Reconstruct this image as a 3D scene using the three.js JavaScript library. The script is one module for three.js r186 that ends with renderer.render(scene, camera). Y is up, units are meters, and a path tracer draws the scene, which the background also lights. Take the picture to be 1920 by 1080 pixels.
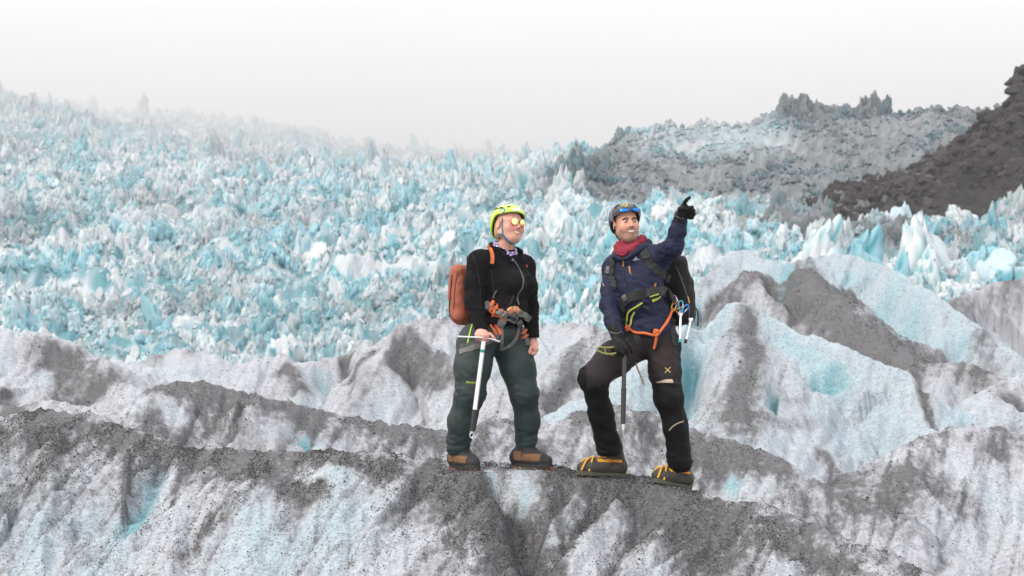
import * as THREE from 'three';
import { createNoise2D, createNoise3D } from 'simplex-noise';
import { mergeGeometries, mergeVertices } from 'three/addons/utils/BufferGeometryUtils.js';
import { ConvexGeometry } from 'three/addons/geometries/ConvexGeometry.js';
import { RoundedBoxGeometry } from 'three/addons/geometries/RoundedBoxGeometry.js';

// ------------------------------------------------------------------ camera, sky, light
const scene = new THREE.Scene();
const F = 2600, EYE = 0.88, PITCH = Math.atan(80 / F);
const camera = new THREE.PerspectiveCamera(2 * Math.atan(540 / F) * 180 / Math.PI, 16 / 9, 0.1, 40000);
camera.position.set(0, EYE, 0);
camera.rotation.x = PITCH;
camera.focus = 9.3; camera.userData.fStop = 4;
camera.updateMatrixWorld();
const renderer = new THREE.WebGLRenderer({ antialias: true });
renderer.toneMapping = THREE.LinearToneMapping;
renderer.toneMappingExposure = 2.7;
renderer.shadowMap.enabled = true;

function rng(seed) { let s = seed >>> 0; return () => { s = (s + 0x6D2B79F5) | 0; let t = Math.imul(s ^ (s >>> 15), 1 | s); t = (t + Math.imul(t ^ (t >>> 7), 61 | t)) ^ t; return ((t ^ (t >>> 14)) >>> 0) / 4294967296; }; }
const n2 = createNoise2D(rng(11)), n3 = createNoise3D(rng(12));
const clamp = THREE.MathUtils.clamp, lerp = THREE.MathUtils.lerp;
const sstep = (a, b, x) => { const t = clamp((x - a) / (b - a), 0, 1); return t * t * (3 - 2 * t); };
const fbm2 = (x, y, o = 4) => { let s = 0, a = 0.5, f = 1; for (let i = 0; i < o; i++) { s += a * n2(x * f + i * 17.3, y * f - i * 9.1); a *= 0.5; f *= 2.03; } return s; };
const fbm3 = (x, y, z, o = 3) => { let s = 0, a = 0.5, f = 1; for (let i = 0; i < o; i++) { s += a * n3(x * f + i * 7.7, y * f, z * f - i * 3.1); a *= 0.5; f *= 2.03; } return s; };

// overcast sky: thick bright cloud, slowly brighter towards the zenith, faint cloud structure
{
  const W = 1024, HH = 512, data = new Float32Array(W * HH * 4);
  for (let j = 0; j < HH; j++) for (let i = 0; i < W; i++) {
    const el = ((j + 0.5) / HH - 0.5) * Math.PI, az = ((i + 0.5) / W - 0.5) * 2 * Math.PI;
    const s = Math.max(0, Math.sin(el));
    const cx = Math.cos(el) * Math.cos(az), cz = Math.cos(el) * Math.sin(az);
    const k = 1 / (s + 0.28);
    const c = fbm2(cx * k * 1.5 + 3.1, cz * k * 1.5 - 1.7, 4) * 0.5 + fbm3(cx * 1.3, s * 3, cz * 1.3, 2) * 0.6;
    const L = SKY_L(s) * (1 + 0.11 * c);
    const o = (j * W + i) * 4;
    data[o] = L * 0.985; data[o + 1] = L * 0.985; data[o + 2] = L * (1.0); data[o + 3] = 1;
  }
  const sky = new THREE.DataTexture(data, W, HH, THREE.RGBAFormat, THREE.FloatType);
  sky.mapping = THREE.EquirectangularReflectionMapping; sky.magFilter = THREE.LinearFilter; sky.needsUpdate = true;
  scene.background = sky; scene.environment = sky;
}
function SKY_L(s) { return 0.56 * (1 + 1.0 * s); }
const sun = new THREE.DirectionalLight(0xfff4e6, 1.5);
sun.position.set(-80, 75, 30); sun.target.position.set(0, 0, -12);
sun.castShadow = true; sun.shadow.radius = 20; sun.shadow.mapSize.set(2048, 2048);
Object.assign(sun.shadow.camera, { left: -60, right: 60, top: 60, bottom: -60, near: 1, far: 400 });
sun.name = 'sun'; scene.add(sun, sun.target);
scene.fog = new THREE.FogExp2(0xf4f5f8, 0.00029);

// ------------------------------------------------------------------ helpers
const cosP = Math.cos(PITCH), sinP = Math.sin(PITCH);
// a spot in the place: the ray through a point of the 1920 x 1080 survey photograph, DIST metres out
function at(px, py, dist) {
  const cx = (px - 960) / F, cy = (540 - py) / F, y = cy * cosP + sinP, z = cosP - cy * sinP, s = dist / z;
  return new THREE.Vector3(cx * s, EYE + y * s, -dist);
}
const taken = {};
function numbered(n) { const k = taken[n] = (taken[n] ?? -1) + 1; return k ? `${n}_${String(k).padStart(3, '0')}` : n; }
function tag(o, label, category, group) { o.userData.label = label; o.userData.category = category; if (group) o.userData.group = group; return o; }
function shadows(o) { o.traverse(c => { if (c.isMesh) { c.castShadow = true; c.receiveShadow = true; } }); }
function structure(name, geo, mat) { const m = new THREE.Mesh(geo, mat); m.name = name; m.userData.kind = 'structure'; scene.add(m); return m; }
function gridGeometry(cols, rows, fn, colored = true) {   // fn(i, j, out) fills out = {x,y,z,r,g,b,u,v}
  const N = cols * rows, pos = new Float32Array(N * 3), col = new Float32Array(N * 3), uv = new Float32Array(N * 2), o = {};
  for (let j = 0; j < rows; j++) for (let i = 0; i < cols; i++) {
    fn(i, j, o); const k = j * cols + i;
    pos[k * 3] = o.x; pos[k * 3 + 1] = o.y; pos[k * 3 + 2] = o.z; uv[k * 2] = o.u; uv[k * 2 + 1] = o.v;
  }
  const idx = new Uint32Array((cols - 1) * (rows - 1) * 6); let q = 0;
  for (let j = 0; j < rows - 1; j++) for (let i = 0; i < cols - 1; i++) {
    const a = j * cols + i, b = a + 1, c = a + cols, d = c + 1;
    idx[q++] = a; idx[q++] = b; idx[q++] = d; idx[q++] = a; idx[q++] = d; idx[q++] = c;
  }
  const g = new THREE.BufferGeometry();
  g.setAttribute('position', new THREE.BufferAttribute(pos, 3)); g.setAttribute('uv', new THREE.BufferAttribute(uv, 2));
  g.setIndex(new THREE.BufferAttribute(idx, 1)); g.computeVertexNormals();
  return g;
}
// ------------------------------------------------------------------ glacier ridges near by
const RIDGES = [];
function ridge(pts, opt) {
  const P = pts.map(p => at(...p)), mid = -P[0].z > 15;
  RIDGES.push({ P, r: 0.25, front: 0.6, back: 0.6, dirt: 0.5, width: 0.3, lean: 0.35, film: 0.2, tint: 0.16, ...opt,
    r: (opt.r ?? 0.25) * (mid ? 0.5 : 1), calm: mid ? 0.68 : 1, x0: Math.min(...P.map(p => p.x)), x1: Math.max(...P.map(p => p.x)), z0: Math.min(...P.map(p => p.z)), z1: Math.max(...P.map(p => p.z)) });
}
// the ridge that the two people stand on: a long left lobe and a lower right lobe
ridge([[-700, 850, 9.6], [-300, 800, 10], [-100, 795, 10.2], [0, 784, 10.3], [70, 770, 10.4], [140, 773, 10.4], [230, 803, 10.2], [330, 838, 10], [450, 846, 9.8], [600, 842, 9.7], [720, 850, 9.6], [850, 866, 9.45], [950, 876, 9.4]], { lean: 0.75, r: 0.32, front: 0.74, back: 0.5, dirt: 0.8, width: 0.25 , film: 0.34, tint: 0.24 });
ridge([[960, 873, 9.42], [1060, 877, 9.42], [1180, 890, 9.35], [1300, 915, 9.2], [1400, 945, 9.0], [1500, 983, 8.7], [1600, 1027, 8.4], [1720, 1078, 8.1], [1850, 1140, 7.8], [2100, 1250, 7.2]], { lean: 0.9, r: 0.3, front: 0.62, back: 0.5, dirt: 0.72, width: 0.28 , film: 0.4, tint: 0.18 });
// right-hand mound
ridge([[1450, 1000, 12.6], [1520, 960, 13], [1580, 930, 13.1], [1650, 868, 13.3], [1720, 822, 13.6], [1790, 800, 13.9], [1860, 803, 14.1], [1960, 818, 14.2], [2200, 830, 14.4], [2600, 870, 14.8]], { r: 0.4, front: 0.62, back: 0.7, dirt: 0.6, width: 0.4 , film: 0.28, tint: 0.14 });
// dark hummocks right behind their feet
ridge([[870, 838, 11.9], [905, 800, 12.3], [937, 780, 12.6], [960, 792, 12.4], [1000, 822, 12.1]], { r: 0.1, front: 0.75, back: 0.8, dirt: 0.9, width: 0.5 , film: 0.4 });
ridge([[1000, 840, 12.2], [1050, 800, 12.6], [1090, 770, 13], [1160, 758, 13.2], [1220, 772, 13.2], [1300, 806, 12.9], [1400, 842, 12.6], [1500, 883, 12.3], [1590, 925, 12.1]], { r: 0.25, front: 0.5, back: 0.8, dirt: 0.75, width: 0.5 , film: 0.36 });
// left of the people, second line
ridge([[240, 800, 13.8], [270, 770, 14.2], [300, 737, 14.6], [345, 716, 15], [400, 722, 15], [480, 744, 15.1], [560, 762, 15.2], [650, 782, 15.3], [740, 797, 15.3], [850, 812, 15.3]], { r: 0.3, front: 0.42, back: 0.6, dirt: 0.72, width: 0.6 , film: 0.4 });
// white mounds on the far left
ridge([[-900, 640, 22], [-400, 610, 22], [-60, 622, 21], [30, 617, 21], [110, 632, 20.6], [165, 662, 20.2], [200, 692, 19.8], [240, 722, 19.2], [290, 775, 18.4]], { r: 0.8, front: 0.62, back: 0.6, dirt: 0.25, width: 0.5 , film: 0.1, tint: 0.1 });
ridge([[-300, 720, 17.5], [-60, 750, 17.2], [20, 765, 17], [60, 752, 17.2], [110, 756, 17], [200, 775, 16.6]], { r: 0.4, front: 0.6, back: 0.35, dirt: 0.35, width: 0.4 , film: 0.22 });
ridge([[180, 692, 27], [240, 683, 27], [310, 688, 27], [360, 702, 26.5], [380, 720, 26]], { r: 0.5, front: 0.6, back: 0.6, dirt: 0.1, width: 0.3 , film: 0.08 });
ridge([[235, 745, 20.5], [255, 712, 21], [290, 702, 21], [330, 722, 20.6]], { r: 0.2, front: 0.7, back: 0.6, dirt: 0.9, width: 0.7 });
// centre left peaks
ridge([[340, 730, 22], [420, 694, 22.6], [480, 678, 23], [524, 664, 23.2], [545, 690, 22.6], [570, 728, 22]], { r: 0.25, front: 0.75, back: 0.8, dirt: 0.3, width: 0.25 });
ridge([[545, 700, 27], [600, 672, 27.5], [650, 660, 27.7], [690, 642, 27.6], [708, 664, 26.6], [690, 700, 25.6], [660, 745, 24]], { r: 0.25, front: 0.8, back: 0.8, dirt: 0.45, width: 0.3 });
ridge([[300, 668, 36], [345, 652, 36], [390, 664, 35]], { r: 0.3, front: 0.7, back: 0.8, dirt: 0.6, width: 0.5 });
// the peak behind the woman
ridge([[640, 772, 18.6], [690, 718, 19.4], [730, 660, 20.2], [764, 606, 21], [790, 634, 20.6], [840, 668, 20], [900, 700, 19.4], [960, 745, 18.4], [1000, 790, 17.4]], { r: 0.15, front: 0.8, back: 0.9, dirt: 0.35, width: 0.35 });
ridge([[740, 640, 25], [790, 604, 26], [850, 596, 26.5], [950, 604, 26.5], [1000, 612, 26], [1060, 606, 26], [1110, 614, 25.5], [1160, 640, 25], [1210, 690, 24]], { r: 0.4, front: 0.6, back: 0.8, dirt: 0.45, width: 0.6 });
ridge([[980, 760, 19], [1020, 720, 19.6], [1060, 680, 20.4], [1110, 640, 21.5], [1130, 620, 22]], { r: 0.25, front: 0.7, back: 0.6, dirt: 0.3, width: 0.3 });
// big white ridge on the right
ridge([[1100, 740, 18], [1180, 690, 18.6], [1260, 640, 19.3], [1300, 604, 19.8], [1340, 577, 20.2], [1385, 567, 20.4], [1440, 584, 20.2], [1500, 613, 19.9], [1560, 640, 19.6], [1620, 663, 19.3], [1680, 688, 19], [1712, 700, 18.8], [1735, 752, 18], [1757, 806, 17.2]], { r: 0.3, front: 0.95, back: 0.9, dirt: 0.12, width: 0.2 , film: 0.1, tint: 0.36 });
ridge([[1396, 572, 20.3], [1398, 640, 19], [1388, 720, 17.4], [1376, 790, 16]], { r: 0.3, front: 0.7, back: 0.7, dirt: 0.35, width: 0.35 , film: 0.25, tint: 0.28 });
// behind it
ridge([[1250, 640, 30], [1310, 556, 31], [1350, 506, 31.5], [1388, 472, 32], [1418, 466, 32], [1448, 486, 31.5], [1490, 487, 31], [1560, 476, 31], [1600, 478, 31], [1650, 502, 30.5], [1680, 520, 30], [1760, 568, 29], [1840, 618, 28], [1900, 660, 27], [1980, 715, 26], [2200, 800, 25]], { r: 0.35, front: 0.85, back: 0.9, dirt: 0.2, width: 0.4 , film: 0.12, tint: 0.3 });
ridge([[1500, 490, 30.9], [1540, 540, 29.4], [1590, 590, 27.6], [1650, 640, 25.8], [1720, 680, 24]], { r: 0.5, front: 0.5, back: 0.6, dirt: 1.0, width: 0.36 , film: 0.7, tint: 0.1 });
ridge([[1700, 668, 37], [1780, 585, 39], [1820, 545, 40], [1880, 527, 40], [1960, 520, 40], [2300, 480, 40]], { r: 0.6, front: 0.75, back: 0.9, dirt: 0.5, width: 0.7 , film: 0.4 });
ridge([[1690, 705, 23], [1740, 680, 23.5], [1790, 678, 23.6], [1840, 694, 23.2], [1885, 724, 22.6], [1930, 775, 21.6], [2000, 830, 20]], { r: 0.25, front: 0.8, back: 0.7, dirt: 0.55, width: 0.35 , film: 0.42 });
ridge([[1850, 760, 19], [1900, 712, 20], [1960, 690, 20.4], [2200, 640, 21]], { r: 0.3, front: 0.7, back: 0.7, dirt: 0.3, width: 0.3 });

const hit = { y: 0, ridge: null, d: 0, side: 0, v: 0 };
function ridgeField(x, z) {
  const depth = -z, k = 0.1 + 0.012 * depth;
  let y = depth < 9 ? lerp(-0.8, -1.4, sstep(3, 8, depth)) : lerp(-1.4, -0.5, sstep(9, 45, depth));
  let best = -1e9; hit.ridge = null;
  for (const R of RIDGES) {
    const reach = 9 + depth * 0.1;
    if (x < R.x0 - reach || x > R.x1 + reach || z < R.z0 - reach || z > R.z1 + reach) continue;
    const P = R.P; let bd = 1e9, by = 0, bn = 0, bt = 0;
    for (let i = 0; i < P.length - 1; i++) {
      const a = P[i], b = P[i + 1], dx = b.x - a.x, dz = b.z - a.z, L2 = dx * dx + dz * dz;
      const t = clamp(((x - a.x) * dx + (z - a.z) * dz) / L2, 0, 1);
      const ox = x - a.x - dx * t, oz = z - a.z - dz * t, d2 = ox * ox + oz * oz;
      if (d2 < bd) { bd = d2; by = a.y + (b.y - a.y) * t; const L = Math.sqrt(L2), D = Math.sqrt(d2) + 1e-6; bn = (oz * dx - ox * dz) / L / D; bt = i + t; }
    }
    const D = Math.sqrt(bd), s = lerp(R.back, R.front, sstep(-0.9, 0.9, bn)), h = by - s * (Math.sqrt(D * D + R.r * R.r) - R.r);
    if (h > best) { best = h; hit.ridge = R; hit.d = D; hit.side = bn; hit.t = bt; }
    const g = clamp(0.5 + 0.5 * (h - y) / k, 0, 1); y = lerp(y, h, g) + k * g * (1 - g) * 0.6;
  }
  hit.y = y;
  return hit;
}
// streaks of dirt or clear blue ice, and hollows and channels, as strokes over the surface
const STROKES = [];
function stroke(kind, pts, radius, amount, extra = {}) { STROKES.push({ kind, P: pts.map(p => at(...p)), radius, amount, ...extra }); }
function strokeAt(S, x, z) {
  let bd = 1e9; const P = S.P;
  if (P.length === 1) { const dx = x - P[0].x, dz = z - P[0].z; bd = dx * dx + dz * dz; }
  for (let i = 0; i < P.length - 1; i++) {
    const a = P[i], b = P[i + 1], dx = b.x - a.x, dz = b.z - a.z, t = clamp(((x - a.x) * dx + (z - a.z) * dz) / (dx * dx + dz * dz + 1e-9), 0, 1);
    const ox = x - a.x - dx * t, oz = z - a.z - dz * t; bd = Math.min(bd, ox * ox + oz * oz);
  }
  return Math.sqrt(bd);
}
const GRIT = 900000;
const STEP_NEAR = 3.4, STEP_ROW = 1;
function shapeAt(x, z) {   // height of the ice before strokes; leaves the nearest crest in hit
  const depth = -z, sc = Math.pow(depth / 10, 0.75);
  const w = 0.16 * sc, f = 0.55 / sc;
  const wx = x + w * fbm2(x * f + 5.2, z * f, 3) + 0.016 * sc * n2(x * 3 / sc, z * 3 / sc), wz = z + w * fbm2(x * f - 8.1, z * f + 3.3, 3) + 0.016 * sc * n2(x * 3 / sc + 40, z * 3 / sc);
  const h = ridgeField(wx, wz); let y = h.y;
  // melt runnels that lean to the left going down the faces that look this way
  const lean = h.ridge ? h.ridge.lean : 0.3, u = (x + z * 0.25 - h.y * lean) / sc, v = (z * 0.6 - h.y) / sc, face = sstep(0.02, 0.45, h.d / sc) * (h.side > -0.3 ? 1 : 0.6);
  const r1 = 1 - Math.abs(n2(u * 1.7, v * 0.38)), r2 = n2(u * 5.1 + 3, v * 0.9 + 7), r3 = Math.abs(n2(u * 2.9 + 31, v * 2.1));
  const calm = h.ridge && h.ridge.calm < 1 ? 0.9 : 1;
  y += calm * sc * face * (0.075 * (r1 - 0.6) + 0.02 * r2 - 0.03 * (1 - r3) * (1 - r3));
  const cut1 = (1 - Math.abs(n2(u * 2.6 + 9, v * 0.5))) ** 9, cut2 = (1 - Math.abs(n2(u * 6.5, v * 0.9 + 3))) ** 7, zone = sstep(-0.35, 0.5, n2(u * 0.7 + 5, v * 0.5));
  y -= sc * face * ((0.055 * cut1 + 0.026 * zone * cut2) * (0.55 + 0.45 * n2(x * 0.6 / sc, z * 0.6 / sc + 8)));   // grooves, where the silt gathers
  y += sc * face * 0.2 * (0.3 - Math.abs(n2(x * 0.5 / sc + 13, (z - h.y) * 0.3 / sc + 4)));   // spurs and fins
  hit.cut1 = cut1; hit.cut2 = cut2 * zone;
  const b1 = Math.abs(fbm2(x * 0.75 / sc + 20, z * 0.75 / sc, 3));
  y += calm * sc * (0.16 * (b1 - 0.2) * sstep(0.15, 0.9, h.d / sc) + 0.035 * fbm2(x * 1.8 / sc, z * 1.8 / sc, 4) + 0.014 * n2(x * 9 / sc, z * 7 / sc) + 0.006 * n2(x * 23 / sc, z * 21 / sc));
  hit.u = u; hit.w = v;
  return y;
}
const foot = (hx, hy, hd, tx, ty, td) => { const a = at(hx, hy, hd), b = at(tx, ty, td); a.y -= 0.02; b.y -= 0.02; return [a, b]; };
const PADS = [foot(848, 876, 9.4, 894, 876, 9.21), foot(963, 874, 9.42, 1032, 875.5, 9.32), foot(1170, 892, 9.28, 1084, 887, 9.2), foot(1293, 916, 9.22, 1226, 901, 9.12)];
function heightAt(x, z) {
  let y = shapeAt(x, z);
  for (const S of STROKES) if (S.deep) {
    const D = strokeAt(S, x, z); if (D > S.radius * 2.5) continue;
    const q = D / S.radius; y -= S.deep * Math.exp(-q * q * (S.sharp ?? 1));
  }
  for (const [a, b] of PADS) {   // trodden footholds under the boots
    const dx = b.x - a.x, dz = b.z - a.z, t = clamp(((x - a.x) * dx + (z - a.z) * dz) / (dx * dx + dz * dz), 0, 1), D2 = (x - a.x - dx * t) ** 2 + (z - a.z - dz * t) ** 2;
    if (D2 < 0.2) y = lerp(y, a.y + (b.y - a.y) * t + 0.006 * n2(x * 30, z * 30), Math.exp(-((D2 / 0.016) ** 1.5)));
  }
  return y;
}
function surf(px, py, from = 7.4, to = 60) {   // where the line of sight through a survey point meets the ice
  let d = from, p = at(px, py, d), q;
  while (d < to) { p = at(px, py, d); if (shapeAt(p.x, p.z) > p.y) break; d *= 1.0025; }
  return [px, py, d];
}
const S_ = (pts, from) => pts.map(p => surf(p[0], p[1], p[2] ?? from ?? 7.4));
// channel between the two lobes of the near ridge, dark with silt, with a clean lip
stroke('dirt', S_([[935, 893], [965, 930], [985, 1000], [1005, 1075]]), 0.11, 1.3, { deep: 0.26, sharp: 1.2 });
stroke('dirt', S_([[820, 935], [880, 960], [930, 1000], [950, 1070]]), 0.20, 0.9);
stroke('dirt', S_([[1060, 900], [1180, 915], [1290, 950], [1380, 985], [1480, 1020], [1580, 1060]]), 0.11, 0.85);
stroke('dirt', S_([[1190, 930], [1240, 985], [1290, 1030], [1350, 1070]]), 0.15, 0.7);
stroke('dirt', S_([[1100, 895], [1050, 935], [1010, 985]]), 0.06, 0.8, { deep: 0.04 });
stroke('dirt', S_([[1170, 920], [1120, 960], [1070, 1010], [1030, 1070]]), 0.05, 0.7, { deep: 0.04 });
stroke('dirt', S_([[1220, 980], [1170, 1030], [1140, 1075]]), 0.05, 0.6, { deep: 0.03 });
stroke('clean', S_([[905, 888], [945, 896], [975, 905], [1000, 935], [1020, 990]]), 0.06, 1.0);
stroke('blue', S_([[912, 893], [940, 910], [985, 915]]), 0.05, 0.7);
stroke('clean', S_([[1330, 955], [1420, 990], [1520, 1020], [1640, 1065]]), 0.05, 0.5);
stroke('clean', S_([[600, 885], [640, 890]]), 0.08, 0.8);
stroke('dirt', S_([[380, 860], [450, 880], [520, 900], [580, 930]]), 0.1, 0.9);
stroke('dirt', S_([[100, 785], [180, 800], [260, 830], [400, 855], [560, 862], [720, 885], [830, 900], [900, 920]]), 0.12, 0.55);
// clear blue alcove in the left lobe, with a fin of ice beside it
stroke('blue', S_([[300, 860], [285, 900], [262, 950], [248, 975]]), 0.09, 0.85, { deep: 0.13, sharp: 1.1 });
stroke('dirt', S_([[240, 870], [236, 920], [232, 975]]), 0.022, 1.0, { deep: -0.09 });
stroke('dirt', S_([[345, 850], [335, 890], [322, 950]]), 0.025, 0.7);
stroke('blue', S_([[20, 940], [60, 1000], [50, 1060]]), 0.15, 0.3);
stroke('blue', S_([[170, 1000], [200, 1050]]), 0.15, 0.25);
stroke('blue', S_([[500, 1010], [560, 1040], [620, 1000]]), 0.16, 0.2);
stroke('dirt', S_([[440, 930], [390, 980], [330, 1050]]), 0.05, 0.35);
stroke('dirt', S_([[0, 830], [60, 800], [120, 830], [60, 900], [10, 950]]), 0.14, 0.6);
// second line
stroke('blue', S_([[573, 825]], 11), 0.12, 1.3, { deep: 0.14 });
stroke('dirt', S_([[458, 735, 11], [450, 775, 11], [430, 825, 11]]), 0.03, 1.2, { deep: 0.06 });
stroke('dirt', S_([[330, 722, 11], [420, 735, 11], [520, 760, 11], [640, 790, 11], [760, 812, 11]]), 0.3, 0.8);
stroke('clean', S_([[620, 790, 11], [700, 815, 11], [760, 835, 11]]), 0.22, 0.7);
stroke('clean', S_([[300, 760, 11], [330, 790, 11]]), 0.2, 0.6);
// far left mounds
stroke('dirt', S_([[130, 645, 15], [120, 690, 15], [150, 740, 15], [190, 700, 15]]), 0.4, 0.75, { deep: 0.25 });
stroke('dirt', S_([[60, 660, 15], [130, 650, 15]]), 0.25, 0.5);
stroke('blue', S_([[90, 680, 15], [100, 720, 15]]), 0.2, 0.3);
stroke('dirt', S_([[0, 745, 13], [30, 770, 13]]), 0.15, 0.8);
stroke('dirt', S_([[270, 740, 15], [290, 760, 15]]), 0.2, 0.8);
stroke('blue', S_([[610, 715, 15], [600, 725, 15]]), 0.25, 0.8, { deep: 0.2 });
stroke('dirt', S_([[648, 680, 15], [655, 715, 15], [645, 745, 15]]), 0.12, 1.0, { deep: 0.15 });
stroke('dirt', S_([[690, 668, 15], [670, 680, 15]]), 0.2, 0.7);
stroke('dirt', S_([[540, 690, 15], [560, 725, 15]]), 0.15, 0.9);
stroke('dirt', S_([[750, 640, 15], [742, 680, 15], [760, 690, 15]]), 0.14, 1.1, { deep: 0.12 });
stroke('dirt', S_([[790, 640, 15], [800, 690, 15], [830, 700, 15]]), 0.3, 0.8, { deep: 0.1 });
stroke('blue', S_([[772, 640, 15], [775, 700, 15]]), 0.12, 0.5);
stroke('dirt', S_([[1030, 770, 11], [1050, 745, 11], [1075, 715, 11]]), 0.12, 0.8, { deep: 0.06 });
stroke('dirt', S_([[1085, 640, 15], [1060, 690, 15]]), 0.18, 0.6);
// big white ridge
stroke('blue', S_([[1298, 650, 15], [1292, 700, 15], [1294, 745, 15], [1290, 780, 15]]), 0.14, 1.3, { deep: 0.35 });
stroke('blue', S_([[1452, 735, 14], [1446, 765, 14]]), 0.055, 1.6, { deep: 0.22 });
stroke('blue', S_([[1540, 720, 14], [1565, 712, 14], [1580, 695, 14]]), 0.13, 1.0, { deep: 0.2 });
stroke('blue', S_([[1470, 630, 14], [1500, 650, 14], [1530, 665, 14]]), 0.2, 0.55, { deep: 0.1 });
stroke('blue', S_([[1560, 800, 13], [1600, 850, 13]]), 0.3, 0.3);
stroke('dirt', S_([[1402, 580, 14], [1410, 640, 14], [1396, 720, 14], [1380, 785, 14]]), 0.14, 0.8);
stroke('dirt', S_([[1380, 780, 13], [1470, 800, 13], [1560, 790, 13]]), 0.1, 0.35);
stroke('dirt', S_([[1548, 850, 12], [1560, 900, 12], [1575, 915, 12]]), 0.1, 0.7);
stroke('dirt', S_([[1712, 702, 14], [1735, 752, 14], [1755, 800, 14]]), 0.08, 1.1, { deep: 0.1 });
stroke('clean', S_([[1640, 900, 11.5], [1740, 860, 11.5], [1830, 900, 11.5], [1900, 960, 11.5]]), 0.3, 0.6);
stroke('dirt', S_([[1600, 935, 11.5], [1680, 890, 11.5], [1740, 910, 11.5], [1830, 950, 11.5]]), 0.25, 0.6);
stroke('dirt', S_([[1340, 850, 11], [1420, 870, 11], [1480, 900, 11]]), 0.2, 0.7);
stroke('blue', S_([[1340, 900, 11], [1380, 915, 11]]), 0.1, 0.7);
stroke('clean', S_([[1450, 915, 11], [1530, 925, 11]]), 0.15, 0.8);
// the dark band behind it and the blue hollow on its left
stroke('blue', S_([[1462, 495, 22], [1468, 520, 22]]), 0.35, 1.2, { deep: 0.4 });
stroke('dirt', S_([[1490, 500, 22], [1520, 540, 22], [1560, 600, 22], [1620, 640, 22], [1690, 680, 20]]), 0.5, 0.8);
stroke('dirt', S_([[1440, 510, 22], [1500, 580, 22], [1490, 600, 22]]), 0.15, 1.0, { deep: 0.2 });
stroke('clean', S_([[1560, 620, 20], [1580, 580, 20]]), 0.25, 0.5);
stroke('blue', S_([[1620, 545, 22], [1700, 590, 22], [1780, 640, 22]]), 0.5, 0.5);
stroke('dirt', S_([[1840, 640, 18], [1850, 680, 18], [1830, 690, 18]]), 0.3, 0.6);
stroke('dirt', S_([[1895, 745, 15], [1910, 760, 15]]), 0.12, 1.2, { deep: 0.1 });
stroke('blue', S_([[1312, 590, 15], [1320, 615, 15], [1345, 600, 15]]), 0.22, 1.2, { deep: 0.25 });

const ICE = [0.445, 0.46, 0.495], BLUEISH = [0.315, 0.43, 0.48], DEEP = [0.155, 0.345, 0.395], SILT = [0.073, 0.071, 0.074];
function paint(x, y, z, o) {
  const depth = -z, sc = Math.pow(depth / 10, 0.75), R = hit.ridge, D = hit.d, X = x / sc, Q = (z - y) / sc, u = hit.u, v = hit.w;
  let dirt = (R ? R.film : 0.25) * (1 + 1.1 * fbm2(u * 0.9 + 9, v * 0.5, 4)), blue = (R ? R.tint : 0.14) + 0.24 * fbm2(u * 0.9 - 4, v * 0.7 + 8, 4), clean = 0;
  const patchy = fbm2(u * 2.4, v * 1.1 + Q * 0.5, 5);
  if (R) dirt += R.dirt * Math.exp(-((D / (R.width * 1.15)) ** 2)) * (0.55 + 1.1 * patchy);
  const area = sstep(-0.35, 0.5, n2(u * 0.7 + 5, v * 0.5)), l3 = 1 - Math.abs(n2(u * 14 + 4, v * 2.2));
  dirt += (R ? R.calm : 1) * (0.42 * hit.cut1 + 0.4 * hit.cut2 + 0.1 * area * l3 ** 5);
  for (const S of STROKES) {
    const rad = S.radius * 2.6, P = S.P[0]; if (Math.abs(P.z - z) > 6 + rad || Math.abs(P.x - x) > 6 + rad) continue;
    let q = strokeAt(S, x, z) / S.radius; if (q > 2.6) continue;
    q += 0.8 * fbm2(u * 4 + 3, v * 1.8 + Q, 5);
    const a = S.amount * Math.exp(-q * Math.abs(q) * 0.9) * (S.kind === 'blue' ? 0.62 + 0.4 * n2(u * 3, v * 1.2) : 1);
    if (S.kind === 'dirt') dirt += a; else if (S.kind === 'blue') { blue += a; dirt -= a * 0.7; } else clean += a;
  }
  dirt = clamp(dirt - clean * 0.8, 0.02, 1.15); blue = clamp(blue - 0.35 * dirt, 0, 1.25);
  const fine = (R ? R.calm : 1) * (0.55 * n2(X * 9, Q * 9) + 0.55 * n2(X * 21, Q * 21));
  const m = sstep(0.14, 1.15, dirt + 0.5 * fine * Math.min(1, 0.2 + dirt));
  const b1 = clamp(blue, 0, 0.6) / 0.6, b2 = clamp((blue - 0.55) / 0.6, 0, 1), tone = 1 + 0.09 * fine;
  const c = i => lerp(lerp(lerp(ICE[i], BLUEISH[i], b1), DEEP[i], b2) * tone, SILT[i] * (1.15 + 0.5 * fine), m * 0.93);
  o.r = c(0); o.g = c(1); o.b = c(2); o.dirt = dirt;
}
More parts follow.
